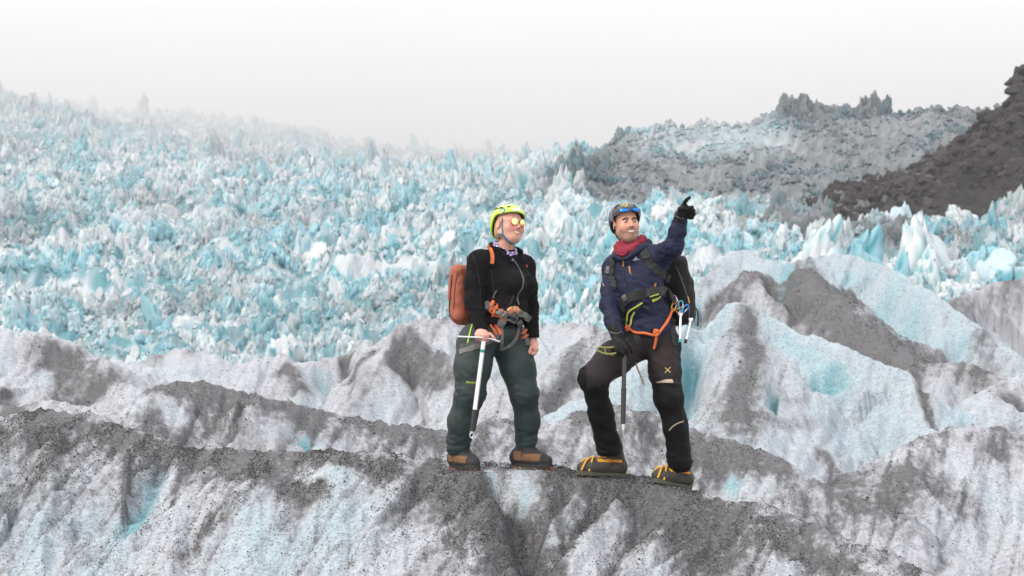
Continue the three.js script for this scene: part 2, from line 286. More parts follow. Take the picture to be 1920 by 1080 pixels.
// a tileable grain for the crust of the ice
function grainTexture(size, seed, cells) {
  const r = rng(seed), d = new Uint8Array(size * size * 4), acc = new Float32Array(size * size);
  for (const [n, a] of cells) {
    const g = new Float32Array(n * n).map(() => r());
    for (let j = 0; j < size; j++) for (let i = 0; i < size; i++) {
      const x = i / size * n, y = j / size * n, x0 = Math.floor(x), y0 = Math.floor(y), fx = x - x0, fy = y - y0, sx = fx * fx * (3 - 2 * fx), sy = fy * fy * (3 - 2 * fy), G = (a_, b_) => g[(b_ % n) * n + a_ % n];
      acc[j * size + i] += a * lerp(lerp(G(x0, y0), G(x0 + 1, y0), sx), lerp(G(x0, y0 + 1), G(x0 + 1, y0 + 1), sx), sy);
    }
  }
  for (let k = 0; k < size * size; k++) { const v = clamp(acc[k], 0, 1) * 255; d[k * 4] = d[k * 4 + 1] = d[k * 4 + 2] = v; d[k * 4 + 3] = 255; }
  const t = new THREE.DataTexture(d, size, size); t.wrapS = t.wrapT = THREE.RepeatWrapping; t.magFilter = THREE.LinearFilter; t.needsUpdate = true; return t;
}
const iceGrain = grainTexture(1024, 5, [[40, 0.3], [110, 0.35], [256, 0.35]]);
const iceSpeckle = (() => {   // grit and crystal grain of the weathered crust, a colour of its own
  const t = grainTexture(1024, 21, [[64, 0.2], [170, 0.3], [400, 0.3], [700, 0.3]]), d = t.image.data;
  for (let k = 0; k < d.length; k += 4) { const v = d[k] / 255, w = v < 0.42 ? 0.42 + 0.42 * v / 0.42 : 0.84 + 0.32 * (v - 0.42); d[k] = d[k + 1] = d[k + 2] = 255 * clamp(w, 0, 1); }
  t.colorSpace = THREE.SRGBColorSpace; return t;
})();
const iceMat = new THREE.MeshPhysicalMaterial({ vertexColors: true, map: iceSpeckle, roughness: 0.62, bumpMap: iceGrain, bumpScale: 0.018, ior: 1.31 });
iceMat.name = 'glacier_ice';
{
  const az = [];
  for (let p = -1500; p < -220; p += 26) az.push(p);
  for (let p = -220; p < 2140; p += STEP_NEAR) az.push(p);
  for (let p = 2140; p <= 3420; p += 26) az.push(p);
  const dep = [];
  for (let d = 2.2; d < 7.6; d += 0.18) dep.push(d);
  for (let d = 7.6; d < 11.2; d += 0.0165 * STEP_ROW) dep.push(d);
  for (let d = 11.2; d < 60; d *= 1 + (d < 34 ? 0.0019 : 0.003) * STEP_ROW) dep.push(d);
  const cols = az.length, rows = dep.length, rgb = new Float32Array(cols * rows * 3);
  const g = gridGeometry(cols, rows, (i, j, o) => {
    const d = dep[rows - 1 - j]; o.x = (az[i] - 960) / F * d; o.z = -d; o.y = heightAt(o.x, o.z);
    paint(o.x, o.y, o.z, o); const k = ((j * cols) + i) * 3; rgb[k] = o.r; rgb[k + 1] = o.g; rgb[k + 2] = o.b;
    o.u = o.x / 2.6; o.v = (o.z - o.y * 0.9) / 2.6;
  });
  const n = g.index.array; for (let k = 0; k < n.length; k += 3) { const t = n[k + 1]; n[k + 1] = n[k + 2]; n[k + 2] = t; }
  g.computeVertexNormals(); g.setAttribute('color', new THREE.BufferAttribute(rgb, 3));
  structure('glacier_ground', g, iceMat);
  console.log('near', cols, rows, cols * rows);
}

// grit: dark volcanic sand and pebbles melted out on the ice, thickest where it is dirty
{
  const r = rng(515), g = new THREE.IcosahedronGeometry(1, 0), m = new THREE.MeshStandardMaterial({ color: new THREE.Color().setRGB(0.04, 0.037, 0.036), roughness: 0.9 }), list = [], o = {}; m.name = 'volcanic_grit';
  for (let k = 0; k < GRIT; k++) {
    const d = r() < 0.55 ? 7.7 + 2.9 * r() : 10.5 * Math.pow(3.0, r()), px = -160 + 2240 * r(), x = (px - 960) / F * d, z = -d; if (list.length > 190000) break;
    const y = heightAt(x, z); paint(x, y, z, o);
    const clump = 0.6 + 0.9 * n2(hit.u * 5, hit.w * 2.2 + 4); if (r() > (0.05 + 0.5 * o.dirt * o.dirt) * clump) continue;
    const q = r(), size = (0.0016 + 0.0034 * q * q + (r() < 0.012 ? 0.007 * r() : 0)) * Math.pow(d / 9, 0.8);
    list.push([x, y + size * 0.2, z, size, r(), r()]);
  }
  const im = new THREE.InstancedMesh(g, m, list.length), M = new THREE.Matrix4(), q = new THREE.Quaternion(), e = new THREE.Euler();
  list.forEach((s, k) => { e.set(s[4] * 6, s[5] * 6, s[4] * 3); q.setFromEuler(e); M.compose(new THREE.Vector3(s[0], s[1], s[2]), q, new THREE.Vector3(s[3] * (0.8 + 0.6 * s[4]), s[3] * 0.7, s[3] * (0.8 + 0.6 * s[5]))); im.setMatrixAt(k, M); });
  im.name = 'grit'; im.userData.kind = 'stuff'; tag(im, 'dark volcanic grit scattered over the dirty ice ridges', 'grit'); scene.add(im); console.log('grit', list.length);
}
const NSINGLE = 300;
// ------------------------------------------------------------------ the icefall: a broken slope that climbs into the cloud
const FPX = [-1500, -300, 0, 250, 500, 750, 960, 1100, 1200, 1350, 1500, 1700, 1920, 2300, 3400];
const FALL = [
  [45, FPX.map(() => 740)],
  [80, [615, 615, 615, 640, 650, 620, 600, 590, 570, 545, 540, 560, 560, 550, 540]],
  [130, [560, 560, 560, 570, 560, 540, 520, 500, 480, 455, 460, 475, 460, 445, 445]],
  [180, [500, 500, 500, 500, 480, 460, 440, 420, 408, 402, 415, 420, 412, 410, 410]],
  [210, [470, 470, 470, 470, 450, 435, 415, 400, 398, 412, 432, 440, 440, 440, 440]],
  [245, [440, 440, 440, 440, 425, 410, 392, 382, 378, 388, 400, 420, 430, 430, 430]],
  [300, [405, 405, 405, 408, 395, 385, 370, 352, 335, 330, 325, 345, 350, 350, 350]],
  [390, [370, 370, 370, 375, 366, 362, 350, 322, 285, 265, 245, 245, 240, 240, 240]],
  [470, [340, 340, 340, 348, 350, 350, 342, 305, 248, 231, 215, 208, 205, 200, 200]],
  [540, [325, 325, 325, 335, 342, 345, 336, 300, 255, 245, 240, 240, 240, 240, 240]],
  [900, [272, 272, 272, 300, 328, 336, 328, 296, 290, 290, 290, 290, 290, 290, 290]],
  [1700, [232, 232, 232, 275, 308, 324, 318, 302, 300, 310, 310, 310, 310, 310, 310]],
  [3800, [200, 200, 200, 242, 272, 304, 308, 304, 310, 320, 330, 330, 330, 330, 330]],
  [8000, [188, 186, 186, 212, 232, 280, 294, 300, 320, 330, 330, 330, 330, 330, 330]],
  [12000, FPX.map(() => 330)]];
const OLD = [45, 100, 200, 300, 360, 430, 540, 720, 880, 1000, 1500, 2400, 4200, 8000, 12000];
const far = d => { let i = 0; while (i < OLD.length - 2 && OLD[i + 1] < d) i++; return lerp(FALL[i][0], FALL[i + 1][0], (d - OLD[i]) / (OLD[i + 1] - OLD[i])); };   // survey guess to metres
const ELEV = FALL.map(([d, row]) => row.map(py => { const p = at(960, py, 1); return p.y - EYE; }));   // rise per metre out
function cubic(a, b, c, d, t) { return b + 0.5 * t * (c - a + t * (2 * a - 5 * b + 4 * c - d + t * (3 * (b - c) + d - a))); }
function fallHeight(x, z) {   // smooth lie of the icefall
  const d = clamp(-z, 45, 11999), px = clamp(960 + x / d * F, -1499, 3399);
  let i = 0; while (FPX[i + 1] < px) i++;
  let j = 0; while (FALL[j + 1][0] < d) j++;
  const tx = (px - FPX[i]) / (FPX[i + 1] - FPX[i]), tz = Math.log(d / FALL[j][0]) / Math.log(FALL[j + 1][0] / FALL[j][0]);
  const row = k => { const e = ELEV[clamp(k, 0, FALL.length - 1)], m = n => e[clamp(n, 0, e.length - 1)]; return lerp(m(i), m(i + 1), tx * tx * (3 - 2 * tx)); };
  return EYE + d * lerp(row(j), row(j + 1), tz);
}
const right = (x, z) => sstep(0.03, 0.1, x / -z) * sstep(225, 270, -z);   // the dirty shoulder on the right
function fallDirt(x, z) {
  const d = -z, s = Math.pow(d, 0.62);
  const n = fbm2(x / s * 0.22 + 3, z / s * 0.09 + 1, 4);
  let k = sstep(0.15, 0.45, n) * 0.42 + sstep(0.0, 0.6, fbm2(x / s * 0.7, z / s * 0.3, 3)) * 0.16;
  const R = right(x, z); k = lerp(k, clamp(0.52 + 1.1 * n + 0.5 * fbm2(x / s * 1.2, z / s * 0.5 + 4, 3) + 0.3 * sstep(0.16, 0.32, x / d), 0, 1), R);
  // silty belts that the photograph shows on the shelf at the right and low on the left
  const belt = (px, py, d0, rx, rz) => { const dd = far(d0), p = at(px, py, dd), a = (x - p.x) / (rx * dd / F), b = Math.log(d / dd) / rz; return Math.exp(-a * a - b * b); };
  k += 1.0 * belt(1640, 470, 235, 150, 0.2) + 0.9 * belt(1500, 430, 270, 110, 0.12) + 0.45 * belt(330, 560, 190, 170, 0.25) + 0.35 * belt(800, 560, 170, 120, 0.2) + 0.45 * belt(140, 400, 520, 160, 0.3) + 0.35 * belt(480, 430, 420, 130, 0.2) + 0.8 * belt(1130, 355, 640, 130, 0.25) + 0.4 * belt(560, 640, 110, 150, 0.3) + R * (0.6 * belt(1250, 355, 520, 170, 0.12) + 0.6 * belt(1450, 350, 540, 130, 0.12) + 0.5 * belt(1600, 280, 680, 130, 0.14) + 0.4 * belt(1760, 240, 800, 150, 0.12) - 0.35 * belt(1330, 260, 760, 190, 0.14));
  return clamp(k, 0, 1);
}
const fallSurfMat = new THREE.MeshPhysicalMaterial({ vertexColors: true, roughness: 0.7, ior: 1.31 }); fallSurfMat.name = 'icefall_ice';
function rugged(x, z) {
  const d = -z, s = Math.pow(d, 0.8) * 0.022, w = fbm2(x / s * 0.4, z / s * 0.3, 2) * 0.5;
  const a = 1 - Math.abs(n2(x / s * 0.5 + w, z / s * 0.22)), b = Math.abs(n2(x / s * 1.2 + 7, z / s * 0.5 + w)), c = n2(x / s * 3, z / s * 1.2);
  const S = s * 5, row = 1 - Math.abs(n2(x / S * 0.35 + w, z / S * 0.5 + 3)), hump = n2(x / S * 0.9 + 11, z / S * 0.5);
  return s * (0.4 * a * a - 0.3 * (1 - b) * (1 - b) + 0.1 * c - 0.1) + s * (1.3 * row * row + 1.0 * hump - 0.6) * (1 - 0.5 * right(x, z));
}
{
  const az = [], dep = [];
  for (let p = -1500; p < -240; p += 30) az.push(p);
  for (let p = -240; p < 2160; p += 6) az.push(p);
  for (let p = 2160; p <= 3400; p += 30) az.push(p);
  for (let d = 46; d < 11800; d *= 1.018) dep.push(d);
  const cols = az.length, rows = dep.length, rgb = new Float32Array(cols * rows * 3), r = rng(31);
  const g = gridGeometry(cols, rows, (i, j, o) => {
    const d = dep[j]; o.x = (az[i] - 960) / F * d; o.z = -d; o.u = o.x / 30; o.v = o.z / 30;
    o.y = fallHeight(o.x, o.z) + rugged(o.x, o.z) * sstep(44, 70, d);
    const s = Math.pow(d, 0.8) * 0.035, k = clamp(fallDirt(o.x, o.z) * 0.9 + 0.3 * n2(o.x / s * 2, o.z / s), 0, 1), floor_ = sstep(-0.5, -0.68, n2(o.x / d * 11, Math.log(d) * 4.2)), b = clamp(0.85 + 0.6 * n2(o.x / s * 1.1 + 50, o.z / s * 0.6), 0, 1) * (1 - floor_), q = (j * cols + i) * 3, R = right(o.x, o.z);
    const W = [0.39, 0.42, 0.44], B = [0.07, 0.2, 0.235], G = [0.085, 0.09, 0.095];
    for (let c = 0; c < 3; c++) rgb[q + c] = lerp(lerp(W[c], B[c], b * (1 - 0.5 * R)), G[c], k);
  });
  g.setAttribute('color', new THREE.BufferAttribute(rgb, 3));
  structure('icefall_slope', g, fallSurfMat);
}
// blocks of broken ice: faceted, fresh faces blue, weathered faces white
const WHITE = [0.49, 0.51, 0.525], PALE = [0.31, 0.45, 0.48], TEAL = [0.095, 0.29, 0.33], GREY = [0.11, 0.11, 0.113];
function seracGeometry(seed) {   // a lump of ice or a split spire
  const r = rng(seed), kind = r(), ox = r() * 50;
  const g0 = new THREE.IcosahedronGeometry(1, 5); g0.deleteAttribute('uv'); g0.deleteAttribute('normal');
  const g = mergeVertices(g0, 1e-4), p = g.attributes.position, v = new THREE.Vector3(), lean = (r() - 0.5) * 0.6, ax = 0.55 + 0.25 * r(), az = 0.42 + 0.25 * r(), f = 1.1 + 0.6 * r(), cut = 0.45 + 0.5 * r();
  const planes = Array.from({ length: 6 + Math.floor(r() * 5) }, () => new THREE.Vector4(r() - 0.5, (r() - 0.35) * 0.9, r() - 0.5, 0.5 + 0.32 * r()));
  for (const q of planes) { const l = Math.hypot(q.x, q.y, q.z); q.x /= l; q.y /= l; q.z /= l; }
  for (let k = 0; k < p.count; k++) {
    v.fromBufferAttribute(p, k); let m = 1;
    for (const q of planes) { const d = v.x * q.x + v.y * q.y + v.z * q.z; if (d > 0.05) m = Math.min(m, q.w / d); }   // broken flat faces
    const n = 1 - Math.abs(n3(v.x * f + ox, v.y * f * 0.6, v.z * f)), n_ = n3(v.x * 3.3 - ox, v.y * 2.2, v.z * 3.3), n__ = n3(v.x * 7 + ox, v.y * 5, v.z * 7);
    m *= 0.72 + 0.42 * n + 0.16 * n_ + 0.07 * n__;
    const y = v.y * m, t = sstep(0, 1, y), pinch = 1 - (seed % 2 ? 0.5 : 0.16) * t;
    p.setXYZ(k, v.x * m * ax * pinch * 1.15 + lean * y * Math.abs(y), y * (y > 0 ? 1 : 0.5), v.z * m * az * pinch * 1.25);
  }
  g.computeVertexNormals();
  const col = new Float32Array(p.count * 3), n = g.attributes.normal;
  for (let k = 0; k < p.count; k++) {
    const x = p.getX(k), y = p.getY(k), z = p.getZ(k), a = n3(x * 2.1 + ox, y * 1.2, z * 2.1 + 9) + 0.45 * n3(x * 6 - ox, y * 4, z * 6), crust = sstep(0.3, 0.5, n.getY(k) + 0.35 * n3(x * 4, y * 4, z * 4 + ox));
    const blue = sstep(-0.1, 0.15, a) * (1 - 0.75 * crust), deep = sstep(0.36, 0.56, a) * (1 - crust), grime = sstep(0.78, 0.95, n3(x * 1.6 - 9, y * 1.6, z * 1.6 + ox) + 0.3 * n3(x * 9, y * 9, z * 9));
    for (let e = 0; e < 3; e++) col[k * 3 + e] = lerp(lerp(lerp(WHITE[e], PALE[e], blue), TEAL[e], deep), GREY[e], grime * 0.8);
  }
  g.setAttribute('color', new THREE.BufferAttribute(col, 3)); return g;
}
const seracMat = new THREE.MeshPhysicalMaterial({ vertexColors: true, roughness: 0.6, ior: 1.31 }); seracMat.name = 'serac_ice';
const SHAPES = Array.from({ length: 26 }, (_, k) => seracGeometry(900 + k));
const SERACS = [];
{
  const r = rng(404), up = new THREE.Vector3(0, 1, 0);
  const add = (x, z, size, tall) => {
    const y = fallHeight(x, z) + rugged(x, z) * 0.92, dirt = clamp(fallDirt(x, z) + (r() - 0.5) * 0.28, 0, 1), b = r(), R = right(x, z);
    const c = [lerp(1, 0.25, dirt), lerp(1, 0.25, dirt), lerp(1, 0.255, dirt)], region = n2(x / -z * 9 + 31, Math.log(-z) * 3.4) + 0.6 * n2(x / -z * 24, Math.log(-z) * 9);
    const cold = b * 0.42 + region * 0.6 + 0.12; if (cold > 0.6) { c[0] *= 0.52; c[1] *= 0.84; c[2] *= 0.92; } else if (cold > 0.38) { c[0] *= 0.8; c[1] *= 0.95; }
    SERACS.push({ x, y, z, size, tall, turn: (r() - 0.5) * 1.5 + (r() < 0.5 ? 3.14 : 0), tilt: (r() - 0.5) * 0.35, tilt2: (r() - 0.5) * 0.3, c, shape: size / -z * F > 15 ? 2 * Math.floor(r() * SHAPES.length / 2) : Math.floor(r() * SHAPES.length), d: -z, big: size / -z });
  };
  const cover = (n, px0, px1, D0, D1, size) => {
    const d0 = far(D0), d1 = far(D1);
    for (let k = 0; k < n; k++) {
      let d = d0 * Math.pow(d1 / d0, r()); const px = lerp(px0, px1, r()), bend = 0.9 * n2(px * 0.0035 + 7, Math.log(d) * 1.6) + 0.25 * n2(px * 0.012, Math.log(d) * 4);
      if (r() < 0.82) { const ph = Math.log(d) * 9 + bend; d *= Math.exp((Math.round(ph) - ph + (r() - 0.5) * 0.42) / 9); }   // seracs stand in rows between crevasses
      const x = (px - 960) / F * d, z = -d;
      if (px > 1500 && d > 192 && d < 255) continue;   // the rock stands there
      const zone = n2(x / d * 11, Math.log(d) * 4.2), cl = 0.9 + 0.55 * zone, q = r(), s = size * d / F * (0.35 + 0.3 * r() + 1.5 * q * q * q * q) * cl, flat = right(x, z);
      if (zone < -0.62 && r() < 0.8) continue;   // snowy floors between the broken zones
      add(x, z, s * (1 - 0.2 * flat), (1 - 0.45 * flat) * (size > 16 ? 1.0 + 0.8 * r() : 1.2 + 1.3 * r() * (0.7 + 0.5 * zone)));
    }
  };
  cover(15000, -420, 2340, 55, 480, 10.5);
  cover(14000, -420, 1250, 380, 1500, 9);
  cover(7000, -420, 1150, 1200, 7500, 8.5);
  cover(8500, 1000, 2300, 400, 900, 7);
  // the shelf of tall seracs on the right, and the pinnacles on the skyline above it
  cover(700, -420, 2340, 60, 460, 22);
  cover(500, -420, 1250, 380, 1300, 17);
  cover(420, 1150, 2200, 225, 320, 26);
  cover(110, 1480, 2000, 85, 140, 34);
  for (let k = 0; k < 110; k++) { const px = lerp(1468, 1662, r()), d = 464 + 10 * r(), x = (px - 960) / F * d; add(x, -d, (11 + 9 * r()) * d / F, px < 1550 || px > 1610 ? 1.7 + 0.5 * r() : 1.0); }
  for (let k = 0; k < 160; k++) { const px = lerp(1040, 1880, r()), d = 456 + 20 * r(), x = (px - 960) / F * d; add(x, -d, (5 + 8 * r()) * d / F, 0.8 + 0.5 * r()); }
  for (let k = 0; k < 160; k++) { const px = lerp(-20, 170, r()), d = 1900 + 1600 * r(), x = (px - 960) / F * d; add(x, -d, (8 + 8 * r()) * d / F, 1.6 + r()); }
  const m4 = new THREE.Matrix4(), q = new THREE.Quaternion(), e = new THREE.Euler();
  const place = s => { e.set(s.tilt, s.turn, s.tilt2); q.setFromEuler(e); return m4.compose(new THREE.Vector3(s.x, s.y, s.z), q, new THREE.Vector3(s.size, s.size * s.tall, s.size)); };
  const inView = s => { const px = 960 + s.x / s.d * F; return px > 0 && px < 1920; };
  SERACS.sort((a, b) => b.big * b.tall - a.big * a.tall);
  const singles = SERACS.filter(inView).slice(0, NSINGLE), chosen = new Set(singles), by = new Map();
  for (const s of SERACS) if (!chosen.has(s)) { if (!by.has(s.shape)) by.set(s.shape, []); by.get(s.shape).push(s); }
  const whole = new THREE.Group(); whole.name = 'ice_blocks'; whole.userData.kind = 'stuff'; scene.add(whole);
  tag(whole, 'countless broken blue and white ice blocks covering the icefall', 'ice blocks');
  for (const [shape, list] of [...by].sort((a, b) => a[0] - b[0])) {
    const im = new THREE.InstancedMesh(SHAPES[shape], seracMat, list.length); im.name = 'ice_block_cluster'; im.userData.kind = 'stuff';
    list.forEach((s, k) => { im.setMatrixAt(k, place(s)); im.setColorAt(k, new THREE.Color().setRGB(...s.c)); });
    whole.add(im);
  }
  const mats = new Map();
  for (const s of singles) {
    const key = s.c.map(v => Math.round(v * 6)).join();
    if (!mats.has(key)) { const m = seracMat.clone(); m.color.setRGB(...s.c); m.name = 'serac_ice'; mats.set(key, m); }
    const m = new THREE.Mesh(SHAPES[s.shape], mats.get(key)); m.name = numbered('serac');
    place(s).decompose(m.position, m.quaternion, m.scale); scene.add(m);
    const px = 960 + s.x / s.d * F, tone = s.c[1] < 0.6 ? 'grey silty' : s.c[0] < 0.75 ? 'turquoise' : s.c[0] < 0.95 ? 'pale blue' : 'white', build = s.tall > 1.6 ? 'spire' : s.tall > 1.25 ? 'block' : 'squat block';
    const spots = [[190, 'above the white left-edge mound'], [360, 'above the dip beside the left mound'], [560, 'above the hummocks left of the people'], [700, 'well left of the orange backpack'], [840, 'just left of the orange backpack'], [960, 'behind the person in black'], [1060, 'in the gap between the two people'], [1200, 'behind the person in navy'], [1330, 'under the pointing hand'], [1440, 'above the peak beside the black backpack'], [1560, 'above the dark streaked ice ridge'], [1700, 'above the pale blue right slope'], [1810, 'below the dark rock slope'], [1e9, 'at the right edge below the rock']];
    const place_ = `${s.d < 105 ? 'low' : s.d < 190 ? 'midway up' : 'high'} in icefall ${spots.find(q => px < q[0])[1]}`;
    tag(m, `${s.size * s.tall * F / s.d > 40 ? 'large' : 'small'} ${tone} ${build} ${place_}`, 'serac', 'seracs of the icefall');
  }
  console.log('seracs', SERACS.length);
}

// ------------------------------------------------------------------ dark rock on the right
{
  const CX = [1400, 1470, 1540, 1580, 1625, 1680, 1730, 1790, 1850, 1885, 1898, 1904, 1912, 1928, 1945, 1990, 2100, 2600, 3400], CY = [440, 408, 380, 356, 338, 326, 296, 266, 230, 200, 178, 137, 128, 129, 112, 96, 60, 10, -40];
  const crest = px => { let i = 0; while (i < CX.length - 2 && CX[i + 1] < px) i++; return lerp(CY[i], CY[i + 1], clamp((px - CX[i]) / (CX[i + 1] - CX[i]), 0, 1)); };
  const az = [], dep = [];
  for (let p = 1400; p < 2020; p += 2.4) az.push(p);
  for (let p = 2020; p <= 3400; p += 24) az.push(p);
  for (let k = 0; k <= 340; k++) dep.push(206 + 46 * k / 340);
  const cols = az.length, rows = dep.length, rgb = new Float32Array(cols * rows * 3);
  const g = gridGeometry(cols, rows, (i, j, o) => {
    const d = dep[j]; o.x = (az[i] - 960) / F * d; o.z = -d; o.u = o.x / 24; o.v = o.z / 14;
    const t = sstep(206, 236, d), c = crest(az[i]) + 16 * fbm2(o.x * 0.16, 3, 5) * sstep(1895, 1860, az[i]), py = d < 243 ? lerp(450, c, Math.pow((d - 206) / 37, 0.85)) : lerp(c, 480, (d - 243) / 9);
    const q = -py * 0.094, gully = Math.abs(fbm2(o.x * 0.13 + 4 + q * 0.05, q * 0.07, 5)), fine = fbm2(o.x * 0.5, q * 0.6, 4) + 0.5 * Math.abs(fbm2(o.x * 0.25 + q * 0.2, q * 0.5, 4));
    o.y = EYE + d * (at(960, py, 1).y - EYE) - t * 1.8 * (0.28 - gully) * 2 * sstep(252, 240, d) + 1.3 * fine * t;
    const strata = n2(o.y * 0.6 + 2 * fbm2(o.x * 0.06, q * 0.06, 2), o.x * 0.02), n = fbm2(o.x * 0.25 + 9, q * 0.25, 5), k = 0.023 + 0.012 * strata + 0.035 * n, e = (j * cols + i) * 3;
    const ice_ = sstep(0.1, 0.2, fbm2(o.x * 0.3 + q * 0.25, q * 0.12 + 7, 4) - 0.35 * sstep(10, 90, py - c) + 0.1) * sstep(1800, 1700, az[i]) * 0.75;
    rgb[e] = lerp(Math.max(0.01, k * 1.1), 0.22, ice_); rgb[e + 1] = lerp(Math.max(0.01, k * 0.95), 0.235, ice_); rgb[e + 2] = lerp(Math.max(0.01, k * 0.97), 0.245, ice_);
  });
  g.setAttribute('color', new THREE.BufferAttribute(rgb, 3));
  const m = new THREE.MeshStandardMaterial({ vertexColors: true, roughness: 0.95, bumpMap: iceGrain, bumpScale: 1.2 }); m.name = 'dark_rock';
  structure('rock_mountain', g, m);
  // outcrops and boulders that break its face and its edge
  const r = rng(808), P = g.attributes.position, m2 = new THREE.MeshStandardMaterial({ color: new THREE.Color().setRGB(0.034, 0.03, 0.031), roughness: 0.95 }); m2.name = 'dark_rock';
  const all = new THREE.Group(); all.name = 'rock_outcrops'; all.userData.kind = 'stuff'; tag(all, 'dark broken outcrops and boulders on the rock slope at the far right', 'rocks'); scene.add(all);
  for (let s = 0; s < 6; s++) {
    const geo = SHAPES[s * 2].clone(); geo.deleteAttribute('color'); const im = new THREE.InstancedMesh(geo, m2, 130), M = new THREE.Matrix4(), q = new THREE.Quaternion(), e = new THREE.Euler(); im.name = 'outcrop_cluster'; im.userData.kind = 'stuff';
    for (let k = 0; k < 130; k++) { const i = Math.floor(r() * 258), j = Math.floor((0.2 + 0.66 * Math.sqrt(r())) * rows), v = j * cols + i, w = r(), size = 0.4 + 1.1 * w * w * (1 + r()), t = 0.018 + 0.026 * r(); e.set((r() - 0.5) * 1.2, r() * 6.28, (r() - 0.5) * 1.2); q.setFromEuler(e); M.compose(new THREE.Vector3(P.getX(v), P.getY(v) - size * 0.45, P.getZ(v)), q, new THREE.Vector3(size * 1.5, size, size * 1.2)); im.setMatrixAt(k, M); im.setColorAt(k, new THREE.Color().setRGB(t * 26, t * 25, t * 25)); }
    all.add(im);
  }
}
// ------------------------------------------------------------------ modelling by distance fields (people, clothes, packs)
const V = (x, y, z) => new THREE.Vector3(x, y, z);
const cone = (a, b, ra, rb) => { const dx = b.x - a.x, dy = b.y - a.y, dz = b.z - a.z, L = dx * dx + dy * dy + dz * dz + 1e-9; return (x, y, z) => { const px = x - a.x, py = y - a.y, pz = z - a.z, t = clamp((px * dx + py * dy + pz * dz) / L, 0, 1); return Math.hypot(px - dx * t, py - dy * t, pz - dz * t) - lerp(ra, rb, t); }; };
const chain = (k, list) => smin(k, ...list.slice(1).map((e, i) => cone(list[i][0], e[0], list[i][1], e[1])));
const ball = (c, r) => (x, y, z) => Math.hypot(x - c.x, y - c.y, z - c.z) - r;
const framed = (c, q, fn) => { const qi = q.clone().invert(), e = new THREE.Matrix4().makeRotationFromQuaternion(qi).elements; return (x, y, z) => { x -= c.x; y -= c.y; z -= c.z; return fn(e[0] * x + e[4] * y + e[8] * z, e[1] * x + e[5] * y + e[9] * z, e[2] * x + e[6] * y + e[10] * z); }; };
const NOQ = new THREE.Quaternion();
const quat = (yaw = 0, pitch = 0, roll = 0) => new THREE.Quaternion().setFromEuler(new THREE.Euler(-pitch, yaw, -roll, 'YXZ'));
const ell = (c, r, q = NOQ) => framed(c, q, (x, y, z) => { const k0 = Math.hypot(x / r[0], y / r[1], z / r[2]), k1 = Math.hypot(x / (r[0] * r[0]), y / (r[1] * r[1]), z / (r[2] * r[2])); return k1 < 1e-9 ? -Math.min(...r) : k0 * (k0 - 1) / k1; });
const box = (c, h, round, q = NOQ) => framed(c, q, (x, y, z) => { const ax = Math.abs(x) - h[0] + round, ay = Math.abs(y) - h[1] + round, az = Math.abs(z) - h[2] + round; return Math.hypot(Math.max(ax, 0), Math.max(ay, 0), Math.max(az, 0)) + Math.min(Math.max(ax, ay, az), 0) - round; });
const smin = (k, ...f) => f.length === 1 ? f[0] : (x, y, z) => { let d = f[0](x, y, z); for (let i = 1; i < f.length; i++) { const e = f[i](x, y, z), h = Math.max(k - Math.abs(d - e), 0) / k; d = Math.min(d, e) - h * h * k * 0.25; } return d; };
const cut = (k, f, g) => (x, y, z) => { const d = f(x, y, z), e = -g(x, y, z), h = Math.max(k - Math.abs(d - e), 0) / k; return Math.max(d, e) + h * h * k * 0.25; };
const plus = (f, n) => (x, y, z) => f(x, y, z) + n(x, y, z);
